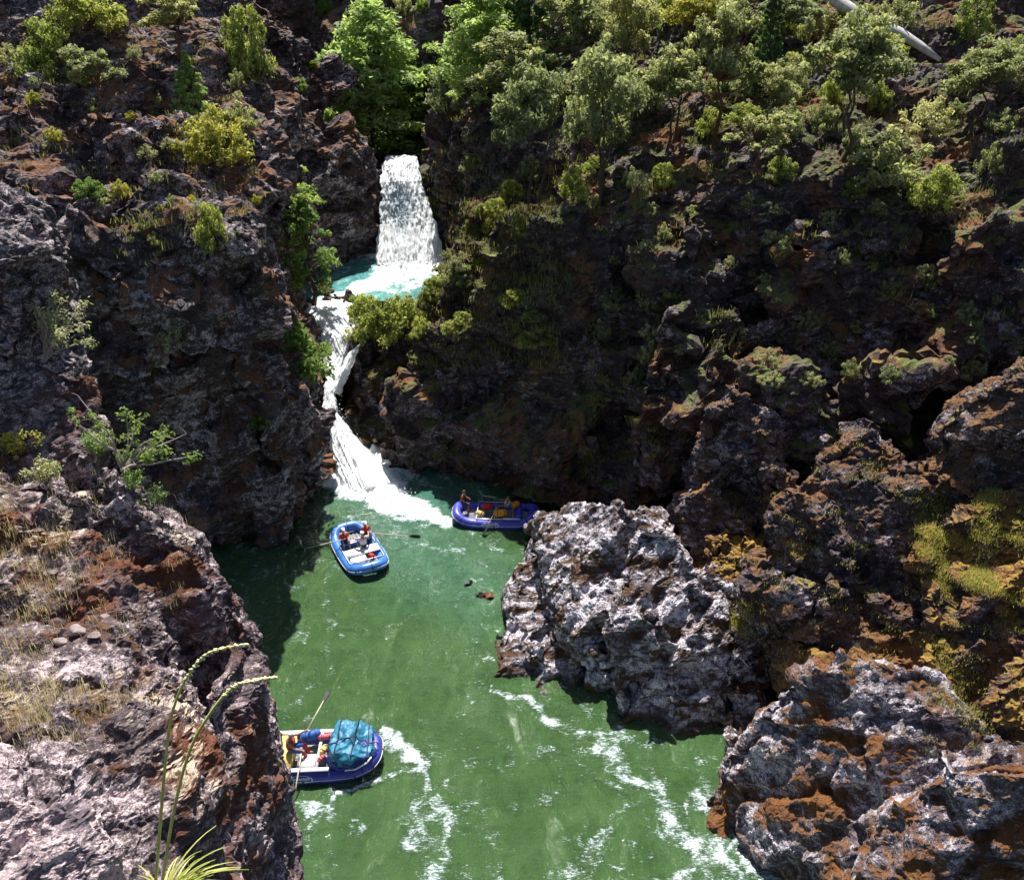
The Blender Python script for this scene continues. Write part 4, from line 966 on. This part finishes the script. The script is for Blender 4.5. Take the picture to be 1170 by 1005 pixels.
def bezel(L, W, r, rise, n=96):
    """plan line of the tube: straight sides, blunt rounded ends that kick up"""
    a, b = L / 2 - r, W / 2 - r; pts = []
    for i in range(n):
        t = 2 * math.pi * i / n; c, s_ = math.cos(t), math.sin(t); e = 2 / 3.6
        x = a * math.copysign(abs(c) ** e, c); y = b * math.copysign(abs(s_) ** e, s_)
        k = max(0, (abs(x) / a - .52) / .48); pts.append(Vector((x, y, r * .72 + rise * k * k)))
    return pts
def make_raft(loc, rz, L, W, hull, label, mirror_logo=False, logo=True, logo_x=-.1):
    r = .255; root = empty('raft', loc, rz); tag(root, label, 'raft', 'rafts on the river')
    pts = bezel(L, W, r, .26)
    tube = MB().tube(pts, r, 20, closed=True).build('tube', hull, root)
    sm = MB()
    for i in range(0, 96, 12):
        t = (pts[(i + 1) % 96] - pts[i - 1]).normalized(); sm.tube([pts[i] - t * .02, pts[i] + t * .02], r + .004, 20, cap=False)
    sm.build('seam', MB_['strap'], root)
    fl = MB(); a, b = L / 2 - .5, W / 2 - .42
    for k in range(9):
        y = -b + 2 * b * k / 8; fl.tube([(-a, y, .16), (-a * .9, y, .12), (a * .9, y, .12), (a, y, .16)], b / 8 + .02, 8)
    fl.build('floor', MB_['grey'], root)
    ro = MB(); lp = []
    for i, p in enumerate(pts):
        out = Vector((p.x / (L / 2) ** 1.0 * .6, p.y / (W / 2), 0)); out.normalize(); lp.append(p + out * (r + .012) + Vector((0, 0, .05 - .05 * (1 if i % 8 == 0 else 0) - .02 * math.sin(i * math.pi / 4) ** 2)))
    ro.tube(lp, .011, 5, closed=True).build('grab_line', MB_['white'], root)
    rings = MB()
    for i in range(0, 96, 8): rings.box(lp[i], (.07, .05, .07), (0, 0, .3), .01)
    rings.build('d_ring_patch', MB_['strap'], root)
    if logo:
        yc, zc = -(W / 2 - r), r * .72; lg = MB()
        def wrap(s_, t, lift=.006):
            ph = .35 + t / r; return Vector((logo_x + s_, yc - (r + lift) * math.cos(ph), zc + (r + lift) * math.sin(ph)))
        n = 40; vs = []; fs = []
        for i in range(n):
            q = 2 * math.pi * i / n
            for rr in (.92, 1.0): vs.append(wrap(.46 * rr * math.cos(q), .155 * rr * math.sin(q)))
        for i in range(n): j = (i + 1) % n; fs.append((2 * i, 2 * i + 1, 2 * j + 1, 2 * j))
        lg.add(vs, fs)
        for txt, size, oy in (('Momentum', .15, .0), ('RIVER EXPEDITIONS', .06, -.085)):
            cu = bpy.data.curves.new('t', 'FONT'); cu.body = txt; cu.size = size; cu.align_x = 'CENTER'; cu.resolution_u = 2; cu.offset = size * .02
            ob = bpy.data.objects.new('t', cu); col.objects.link(ob); me = bpy.data.meshes.new_from_object(ob.evaluated_get(bpy.context.evaluated_depsgraph_get()))
            lg.add([wrap(v.co.x, v.co.y + oy) for v in me.vertices], [tuple(p.vertices) for p in me.polygons])
            bpy.data.objects.remove(ob); bpy.data.meshes.remove(me); bpy.data.curves.remove(cu)
        lg.build('logo', MB_['ink'], tube, smooth=False)
    return root
def thwart(root, x, W, mat, r=.19):
    b = W / 2 - .42; MB().tube([(x, -b, .33), (x, -b * .5, .34), (x, b * .5, .34), (x, b, .33)], r, 14).build('thwart', mat, root)
def frame(root, x0, x1, W, oarx):
    m = MB(); y = W / 2 - .26; z = .50
    m.tube([(x0, -y, z), (x1, -y, z), (x1, y, z), (x0, y, z)], .028, 8, closed=True)
    m.tube([((x0 + x1) / 2, -y, z), ((x0 + x1) / 2, y, z)], .025, 8)
    fr = m.build('frame', MB_['alu'], root)
    for s_ in (-1, 1):
        k = MB(); k.tube([(oarx, s_ * y, z), (oarx, s_ * (y + .03), z + .22)], .02, 8)
        k.tube([(oarx - .04, s_ * (y + .03), z + .34), (oarx - .04, s_ * (y + .03), z + .25), (oarx, s_ * (y + .03), z + .22), (oarx + .04, s_ * (y + .03), z + .25), (oarx + .04, s_ * (y + .03), z + .34)], .009, 6)
        k.build('oarlock', MB_['black'], root)
def box_thing(name, label, cat, c, size, mat, root_m, rot=0., lid=None, group=None):
    """cooler or box with its lid, standing in a raft (world placed)"""
    o = empty(name, root_m @ Vector(c), root_m.to_euler().z + rot); tag(o, label, cat, group)
    MB().box((0, 0, size[2] * .42), (size[0], size[1], size[2] * .84), None, .025).build('body', mat, o)
    MB().box((0, 0, size[2] * .92), (size[0] * 1.03, size[1] * 1.03, size[2] * .15), None, .02).build('lid', lid or mat, o)
    MB().box((0, -size[1] * .53, size[2] * .8), (.06, .03, .07), None, .005).box((size[0] * .3, -size[1] * .53, size[2] * .8), (.06, .03, .07), None, .005).build('latch', MB_['black'], o); return o
def bag(name, label, c, size, mat, root_m, rot=(0, 0, 0), seed=1):
    """stuffed dry bag: rolled soft cylinder with strap"""
    o = empty(name, root_m @ Vector(c), root_m.to_euler().z + rot[2]); tag(o, label, 'bag')
    L, r = size; rs = np.random.default_rng(seed); m = MB(); n = 12
    pts = [Vector((L * (k / (n - 1) - .5), 0, r + .015 * math.sin(k * 1.9 + seed))) for k in range(n)]
    m.tube(pts, [r * (.35 if k in (0, n - 1) else .85 if k in (1, n - 2) else 1 + .05 * math.sin(k * 2.3 + seed)) for k in range(n)], 14)
    m.build('sack', mat, o); s_ = MB()
    for x in (-L * .25, L * .25): s_.tube([(x - .012, 0, r), (x + .012, 0, r)], r * 1.07, 14, cap=False)
    s_.build('strap', MB_['strap'], o); return o
def oar(a, b, label, group='oars of the rafts', feather=0.):
    """a: grip end, b: blade tip, both in the world"""
    a, b = Vector(a), Vector(b); L = (b - a).length; o = empty('oar', a); o.rotation_euler = (b - a).to_track_quat('X', 'Z').to_euler(); tag(o, label, 'oar', group)
    MB().tube([(0, 0, 0), (.14, 0, 0)], .022, 8).build('grip', MB_['black'], o)
    MB().tube([(.12, 0, 0), (L * .5, 0, 0), (L - .5, 0, 0)], [.022, .026, .02], 8).build('shaft', MB_['wood'], o)
    bm = bmesh.new(); bmesh.ops.create_cube(bm, size=1); bmesh.ops.subdivide_edges(bm, edges=bm.edges[:], cuts=4, use_grid_fill=True)
    for v in bm.verts:
        t = v.co.x + .5; w_ = .055 + .13 * min(1, t * 2.2) if t < .9 else .16; v.co = Vector((L - .62 + .62 * t, v.co.y * w_, v.co.z * .016 + .01 * math.sin(t * 3)))
    bmesh.ops.rotate(bm, cent=(0, 0, 0), matrix=Matrix.Rotation(feather, 3, 'X'), verts=bm.verts)
    me = bpy.data.meshes.new('blade'); bm.to_mesh(me); bm.free(); link('blade', me, MB_['black'], o, True); return o

def person(loc, rz, label, J=None, skin='skin', vest=None, shirt=None, shorts='navy', cap=None, legs_mat=None, scale=1.0):
    """one continuous skinned body; faces local +Y. J overrides joints"""
    j = dict(pelvis=(0, 0, .11), waist=(0, 0, .26), chest=(0, .02, .44), neck=(0, .02, .585), chin=(0, .045, .655), head=(0, .035, .735), crown=(0, .02, .80),
             shL=(-.18, 0, .525), elL=(-.26, .10, .30), wrL=(-.18, .32, .30), shR=(.18, 0, .525), elR=(.26, .10, .30), wrR=(.18, .32, .30),
             hipL=(-.09, .04, .10), knL=(-.15, .42, .16), anL=(-.14, .48, -.24), toL=(-.14, .62, -.29), hipR=(.09, .04, .10), knR=(.15, .42, .16), anR=(.14, .48, -.24), toR=(.14, .62, -.29))
    j.update(J or {}); j = {k: Vector(v) for k, v in j.items()}
    rad = dict(pelvis=.135, waist=.115, chest=.135, neck=.055, chin=.062, head=.088, crown=.06, shL=.062, shR=.062, elL=.042, elR=.042, wrL=.028, wrR=.028, hipL=.095, hipR=.095, knL=.062, knR=.062, anL=.04, anR=.04, toL=.032, toR=.032)
    names = list(j); vs = [j[n] for n in names]; rr = [rad[n] for n in names]; ix = {n: i for i, n in enumerate(names)}
    ed = [(ix[a], ix[b]) for a, b in (('pelvis', 'waist'), ('waist', 'chest'), ('chest', 'neck'), ('neck', 'chin'), ('chin', 'head'), ('head', 'crown'), ('chest', 'shL'), ('shL', 'elL'), ('elL', 'wrL'), ('chest', 'shR'), ('shR', 'elR'), ('elR', 'wrR'),
                                      ('pelvis', 'hipL'), ('hipL', 'knL'), ('knL', 'anL'), ('anL', 'toL'), ('pelvis', 'hipR'), ('hipR', 'knR'), ('knR', 'anR'), ('anR', 'toR'))]
    hd = j['head']; f_ = Vector((0, 1, 0))
    for off, r_ in (((0, .095, -.015), .014), ((-.088, 0, -.01), .018), ((.088, 0, -.01), .018)):
        vs.append(hd + Vector(off)); rr.append(r_); ed.append((ix['head'], len(vs) - 1))
    for sd_ in ('L', 'R'):                       # palm, four curled fingers of different length and a thumb from the side of the palm
        w_ = j['wr' + sd_]; d = (w_ - j['el' + sd_]).normalized(); sx = -1 if sd_ == 'L' else 1; side = d.cross(Vector((0, 0, 1)))
        side = side.normalized() if side.length > .1 else Vector((1, 0, 0)); dn = d.cross(side).normalized(); dn = dn if dn.z < 0 else -dn
        vs.append(w_ + d * .055); rr.append(.030); pi = len(vs) - 1; ed.append((ix['wr' + sd_], pi))
        for k, ln in enumerate((.062, .075, .07, .055)):
            b0 = w_ + d * .075 + side * (-.027 + .018 * k); vs += [b0, b0 + d * ln * .45 + dn * .012, b0 + d * ln * .5 + dn * .045]; rr += [.010, .009, .008]
            n = len(vs); ed += [(pi, n - 3), (n - 3, n - 2), (n - 2, n - 1)]
        b0 = w_ + d * .035 - side * .03 * sx; vs += [b0, b0 - side * .03 * sx + d * .03 + dn * .02]; rr += [.012, .010]; n = len(vs); ed += [(pi, n - 2), (n - 2, n - 1)]
    me = bpy.data.meshes.new('person'); me.from_pydata([tuple(v * scale) for v in vs], ed, []); o = bpy.data.objects.new('person', me); col.objects.link(o)
    m1 = o.modifiers.new('s', 'SKIN'); m1.use_smooth_shade = True
    for i, r_ in enumerate(rr): me.skin_vertices[0].data[i].radius = (r_ * scale, r_ * scale * (1.0 if r_ < .1 else .78)); me.skin_vertices[0].data[i].use_root = (i == 0)
    m2 = o.modifiers.new('b', 'SUBSURF'); m2.levels = 1; m2.render_levels = 1
    nm = bpy.data.meshes.new_from_object(o.evaluated_get(bpy.context.evaluated_depsgraph_get())); o.modifiers.clear(); o.data = nm; nm.name = 'person'; bpy.data.meshes.remove(me)
    nm.materials.clear(); nm.materials.append(MB_[skin]); o.location = loc; o.rotation_euler = (0, 0, rz); tag(o, label, 'person')
    S = scale
    def T(a, b, t): return (j[a].lerp(j[b], t)) * S
    up_m = vest or shirt
    if up_m:
        m = MB(); ax = [T('pelvis', 'waist', .45), T('waist', 'chest', .0), T('waist', 'chest', .6), T('chest', 'neck', .1), T('chest', 'neck', .55)]; g = 1.28 if vest else 1.1
        n = 16; V = []; Fc = []
        for k, (c, (ra_, rb_)) in enumerate(zip(ax, ((.15, .115), (.145, .11), (.165, .125), (.175, .125), (.11, .085)))):
            for q in range(n): a = 6.2832 * q / n; V.append(c + Vector((math.cos(a) * ra_ * g * S, math.sin(a) * rb_ * g * S, 0)))
        for k in range(4):
            for q in range(n): q2 = (q + 1) % n; Fc.append((k * n + q, k * n + q2, (k + 1) * n + q2, (k + 1) * n + q))
        Fc += [tuple(range(n - 1, -1, -1)), tuple(4 * n + q for q in range(n))]; m.add(V, Fc); vo = m.build('life_vest' if vest else 'shirt', MB_[up_m], o)
        if vest:
            b = MB()
            for k in (1, 2): b.tube([ax[k] + Vector((math.cos(6.2832 * q / 12) * .155 * g * S * 1.03, math.sin(6.2832 * q / 12) * .118 * g * S * 1.03, 0)) for q in range(12)], .012 * S, 5, closed=True)
            b.build('belt', MB_['strap'], vo)
    if shirt:
        m = MB()
        for sd_ in 'LR': m.tube([T('chest', 'sh' + sd_, .7), T('sh' + sd_, 'el' + sd_, .05), T('sh' + sd_, 'el' + sd_, .9 if shirt == 'pale' else .55)], [.08 * S, .075 * S, .055 * S], 10)
        m.build('sleeve', MB_[shirt], o)
    if shorts:
        m = MB(); e_ = .95 if legs_mat is None else 1.0
        m.ball(T('pelvis', 'waist', .1), (.165 * S, .145 * S, .12 * S), 2)
        for sd_ in 'LR': m.tube([T('pelvis', 'hip' + sd_, .6), T('hip' + sd_, 'kn' + sd_, .1), T('hip' + sd_, 'kn' + sd_, e_ - .1)], [.10 * S, .108 * S, .085 * S], 10)
        m.build('shorts', MB_[shorts], o)
    if legs_mat:
        m = MB()
        for sd_ in 'LR': m.tube([T('hip' + sd_, 'kn' + sd_, .5), T('hip' + sd_, 'kn' + sd_, .95), T('kn' + sd_, 'an' + sd_, .1), T('kn' + sd_, 'an' + sd_, .9)], [.09 * S, .078 * S, .075 * S, .055 * S], 10)
        m.build('trousers', MB_[legs_mat], o)
    hh = (hd + Vector((0, -.008, .03))) * S; hm = MB().ball(hh, (.098 * S, .102 * S, .082 * S), 2)
    for v in range(len(hm.v)):
        x, y, z = hm.v[v]
        if y > hh.y + .03 * S and z < hh.z + .012 * S: hm.v[v] = (x, hh.y + .03 * S, max(z, hh.z + .012 * S))
    hm.build('hair', MB_['hair'], o)
    if cap:
        m = MB().ball(hh + Vector((0, 0, .03)) * S, (.106 * S, .11 * S, .068 * S), 2); m.box(hh + Vector((0, .12, .028)) * S, (.13 * S, .12 * S, .012 * S), (-.15, 0, 0), .004); m.build('cap', MB_[cap], o)
    return o

def rm(root):
    return Matrix.Translation(root.location) @ Euler(root.rotation_euler).to_matrix().to_4x4()

# --- raft in the foreground, heavy with cargo
A0 = atz(352, 864, .25); A0.z = .02
ra_ = make_raft(A0, R(3), 5.5, 2.25, MB_['deep'], 'deep blue raft loaded with covered cargo at the bottom of the picture', logo_x=-.12); Ma = rm(ra_)
frame(ra_, -1.35, .85, 2.25, -.16)
sp = MB()
sp.box((-.25, -.90, .55), (2.3, .17, .03), None, .008).box((-.25, .90, .55), (2.3, .17, .03), None, .008); sp.build('side_board', MB_['white'], ra_)
MB().box((.45, 0, .545), (.10, 1.6, .04), (0, 0, .0), .008).build('cross_board', MB_['white'], ra_)
box_thing('dry_box', 'pale yellow dry box under the rower of the cargo laden raft', 'box', (-.85, -.05, .22), (.75, 1.45, .42), MB_['yellow'], Ma)
person(Ma @ Vector((-.55, -.05, .64)), R(3) - R(90), 'person rowing the cargo laden raft in a white cap and dark vest with bare arms', dict(elL=(-.30, .22, .42), wrL=(-.40, .48, .50), elR=(.30, .20, .36), wrR=(.36, .44, .36), head=(0, .06, .735), knL=(-.16, .40, .10), anL=(-.14, .56, -.26), toL=(-.14, .70, -.27), knR=(.16, .40, .10), anR=(.14, .56, -.26), toR=(.14, .70, -.27)), skin='tan', vest='maroon', shorts='bluef', cap='cap', legs_mat='maroon', scale=1.06)
person(Ma @ Vector((-1.35, .30, .62)), R(3) + R(80), 'person in an orange vest sitting at the stern of the cargo laden raft', skin='tan', vest='orange', shorts='navy', cap=None, scale=1.0)
# cargo under the tarpaulin
tc = empty('covered_cargo', Ma @ Vector((1.68, 0, .40)), R(3)); tag(tc, 'large pile of cargo under a teal tarpaulin lashed on the bow of the bottom raft', 'cargo')
bm = bmesh.new(); bmesh.ops.create_cube(bm, size=2); bmesh.ops.subdivide_edges(bm, edges=bm.edges[:], cuts=40, use_grid_fill=True)
Q = np.array([v.co[:] for v in bm.verts], float); nn = np.linalg.norm(Q, axis=1)[:, None]; Qs = Q / nn; sq = (np.abs(Q) ** 1).max(1)[:, None]
Q = (Qs * .55 + Q * .45); Q = Q * np.array([.80, .90, .36]); Q[:, 2] += .34 * np.clip(.9 - (Q[:, 0] + .25) ** 2 * 2.2, 0, 1) * (Q[:, 2] > 0)
fold = ridged(np.stack([Q[:, 0] * 2.1 + Q[:, 1] * .7, Q[:, 1] * 1.6 - Q[:, 0], Q[:, 2] * 1.2], 1), 3, 4) * .075 + fbm(Q * 2.2, 3, 8) * .10
Q += Qs * fold[:, None]; Q[:, 2] = np.maximum(Q[:, 2] + .16, -.02)
for v, q in zip(bm.verts, Q): v.co = q
me = bpy.data.meshes.new('tarpaulin'); bm.to_mesh(me); bm.free(); link('tarpaulin', me, MB_['teal'], tc, True)
bm = bmesh.new(); bm.from_mesh(me)
bmesh.ops.delete(bm, geom=[f for f in bm.faces if f.calc_center_median().z > .40 + .10 * math.sin(f.calc_center_median().x * 4) or f.calc_center_median().y > .1], context='FACES')
for v in bm.verts: v.co = Vector((v.co.x * 1.035, v.co.y * 1.045, v.co.z * 1.02 + .004))
bmesh.ops.solidify(bm, geom=bm.faces[:], thickness=.012)
m2_ = bpy.data.meshes.new('side_flap'); bm.to_mesh(m2_); bm.free(); link('side_flap', m2_, MB_['navyb'], tc, True)
def over(x0, y0, x1, y1, n=26):
    out = []
    for k in range(n):
        t = k / (n - 1); x = x0 + (x1 - x0) * t; y = y0 + (y1 - y0) * t
        i = int(np.argmin((Q[:, 0] - x) ** 2 + (Q[:, 1] - y) ** 2 - .3 * Q[:, 2])); out.append(Vector((x, y, Q[i, 2] + .012)))
    return out
for k, (p0, p1) in enumerate((((-.55, -.95), (-.45, .95)), ((.05, -.97), (.2, .97)), ((.6, -.8), (.55, .8)), ((-.95, -.3), (.95, -.1)))):
    MB().tube(over(*p0, *p1), .022, 6).build('lashing', MB_['strap'], tc)
MB().tube([(-.2, -.97, .12), (.2, -1.0, .2), (.6, -.86, .34), (.75, -.7, .45)], .03, 6).build('pale_hem', MB_['white'], tc)
bag('dry_bag', 'blue dry bag lying across the far side of the bottom raft', (.05, .58, .50), (.75, .19), MB_['bluef'], Ma, (0, 0, .3), 3)
bag('dry_bag', 'red rolled dry bag behind the cross board of the bottom raft', (.62, .55, .52), (.6, .11), MB_['pink'], Ma, (0, 0, .1), 5)
bag('dry_bag', 'small yellow dry bag tucked against the tarpaulin of the bottom raft', (.62, -.05, .50), (.42, .12), MB_['yellow'], Ma, (0, 0, 1.2), 6)
bag('dry_bag', 'small red dry bag beside the yellow bag in the bottom raft', (.58, -.42, .46), (.36, .10), MB_['pink'], Ma, (0, 0, .9), 7)
box_thing('cooler', 'white cooler with open space beside it amidships in the bottom raft', 'cooler', (.1, -.42, .12), (.5, .62, .36), MB_['white'], Ma)
oar(Ma @ Vector((-.07, -.42, 1.04)), Ma @ Vector((-.30, -2.30, -.28)), 'oar dipping into the water on the near side of the bottom raft', feather=.6)
oar(Ma @ Vector((-.07, .36, 1.02)), Ma @ Vector((.60, 2.2, 1.35)), 'oar raised over the far side of the bottom raft', feather=.3)

# --- raft in the middle with three people
B0 = atz(410, 627, .3); B0.z = .02
rb_ = make_raft(B0, R(117), 4.4, 2.25, MB_['sky'], 'light blue raft with three people in the middle of the river', logo=False); Mb = rm(rb_)
thwart(rb_, .55, 2.25, MB_['sky']); frame(rb_, -1.35, .35, 2.25, -.10)
MB().box((-.55, -.02, .53), (.62, 1.72, .05), None, .015).build('deck_board', MB_['white'], rb_)
box_thing('cooler', 'white cooler lid across the stern of the middle raft', 'cooler', (-1.15, .36, .16), (.42, .75, .38), MB_['white'], Mb)
person(Mb @ Vector((.62, .55, .50)), R(117 + 180 - 90), 'person in a red vest and white cap on the left of the middle raft bow', skin='skin', vest='red', shorts='navy', cap='cap')
person(Mb @ Vector((.70, -.62, .50)), R(117 + 180 - 90), 'person in a red vest and white cap on the right of the middle raft bow', skin='tan', vest='red', shorts='bluef', cap='cap')
person(Mb @ Vector((-.28, -.18, .56)), R(117 - 90), 'person in a pale shirt and cap rowing the middle raft between its oars', dict(elL=(-.33, .16, .40), wrL=(-.42, .42, .46), elR=(.33, .16, .40), wrR=(.42, .42, .46)), skin='skin', shirt='pale', shorts='navy', cap='cap')
bag('dry_bag', 'round red bag in the stern well of the middle raft', (-1.15, -.32, .30), (.32, .15), MB_['red'], Mb, (0, 0, .4), 9)
oar(Mb @ Vector((.12, .46, 1.00)), atz(338, 629, -.05), 'oar reaching out left of the middle raft', feather=1.2)
oar(Mb @ Vector((.12, -.60, 1.00)), atz(480, 613, .25), 'oar reaching out right of the middle raft', feather=1.2)

# --- raft in the shade
C0 = atz(566, 588, .25); C0.z = .02
rc3 = make_raft(C0, R(-3), 4.6, 2.2, MB_['dusk'], 'violet blue raft with two people in the shade of the dark cliff', logo_x=-.2); Mc = rm(rc3)
frame(rc3, -.95, .95, 2.2, -.05); thwart(rc3, 1.25, 2.2, MB_['dusk'])
MB().box((.9, -.86, .56), (.9, .12, .03), None, .008).build('side_board', MB_['white'], rc3)
person(Mc @ Vector((-1.75, .10, .50)), R(-3) - R(90), 'person standing up in a dark red shirt at the left end of the shaded raft', dict(pelvis=(0, 0, .42), waist=(0, .02, .57), chest=(0, .06, .75), neck=(0, .08, .895), chin=(0, .10, .965), head=(0, .10, 1.04), crown=(0, .09, 1.11), shL=(-.18, .06, .835), shR=(.18, .06, .835), elL=(-.28, .10, .60), elR=(.28, .10, .60), wrL=(-.24, .32, .50), wrR=(.24, .32, .50), hipL=(-.09, .02, .38), hipR=(.09, .02, .38), knL=(-.13, .26, .08), knR=(.13, .26, .08), anL=(-.13, .30, -.28), anR=(.13, .30, -.28), toL=(-.13, .44, -.33), toR=(.13, .44, -.33)), skin='tan', shirt='dkred', shorts='navy')
person(Mc @ Vector((.55, .10, .58)), R(-3) + R(90), 'person leaning back in a tan top rowing the shaded raft', dict(waist=(0, -.05, .26), chest=(0, -.10, .42), neck=(0, -.13, .56), chin=(0, -.13, .63), head=(0, -.15, .70), crown=(0, -.17, .77), shL=(-.18, -.11, .50), shR=(.18, -.11, .50), elL=(-.28, .06, .36), elR=(.28, .06, .36), wrL=(-.34, .34, .36), wrR=(.34, .34, .36)), skin='tan', vest='pale', shorts='navy')
bag('dry_bag', 'large orange dry bag on the near side of the shaded raft', (.30, -.50, .48), (.72, .20), MB_['orange'], Mc, (0, 0, .25), 11)
bag('dry_bag', 'orange dry bag behind the rower of the shaded raft', (1.05, .45, .45), (.55, .17), MB_['orange'], Mc, (0, 0, .9), 12)
bag('dry_bag', 'yellow dry bag on the floor near the left end of the shaded raft', (-.78, -.35, .34), (.5, .16), MB_['yellow'], Mc, (0, 0, -.4), 13)
bag('dry_bag', 'red dry bag amidships in the shaded raft', (-.42, .15, .46), (.62, .18), MB_['red'], Mc, (0, 0, .1), 14)
oar(Mc @ Vector((.15, -.28, 1.02)), Mc @ Vector((-.52, -1.75, .05)), 'oar crossing the oval mark on the side of the shaded raft', feather=.5)
oar(Mc @ Vector((.10, .46, 1.02)), Mc @ Vector((-1.2, 1.95, .25)), 'oar on the far side of the shaded raft', feather=.5)
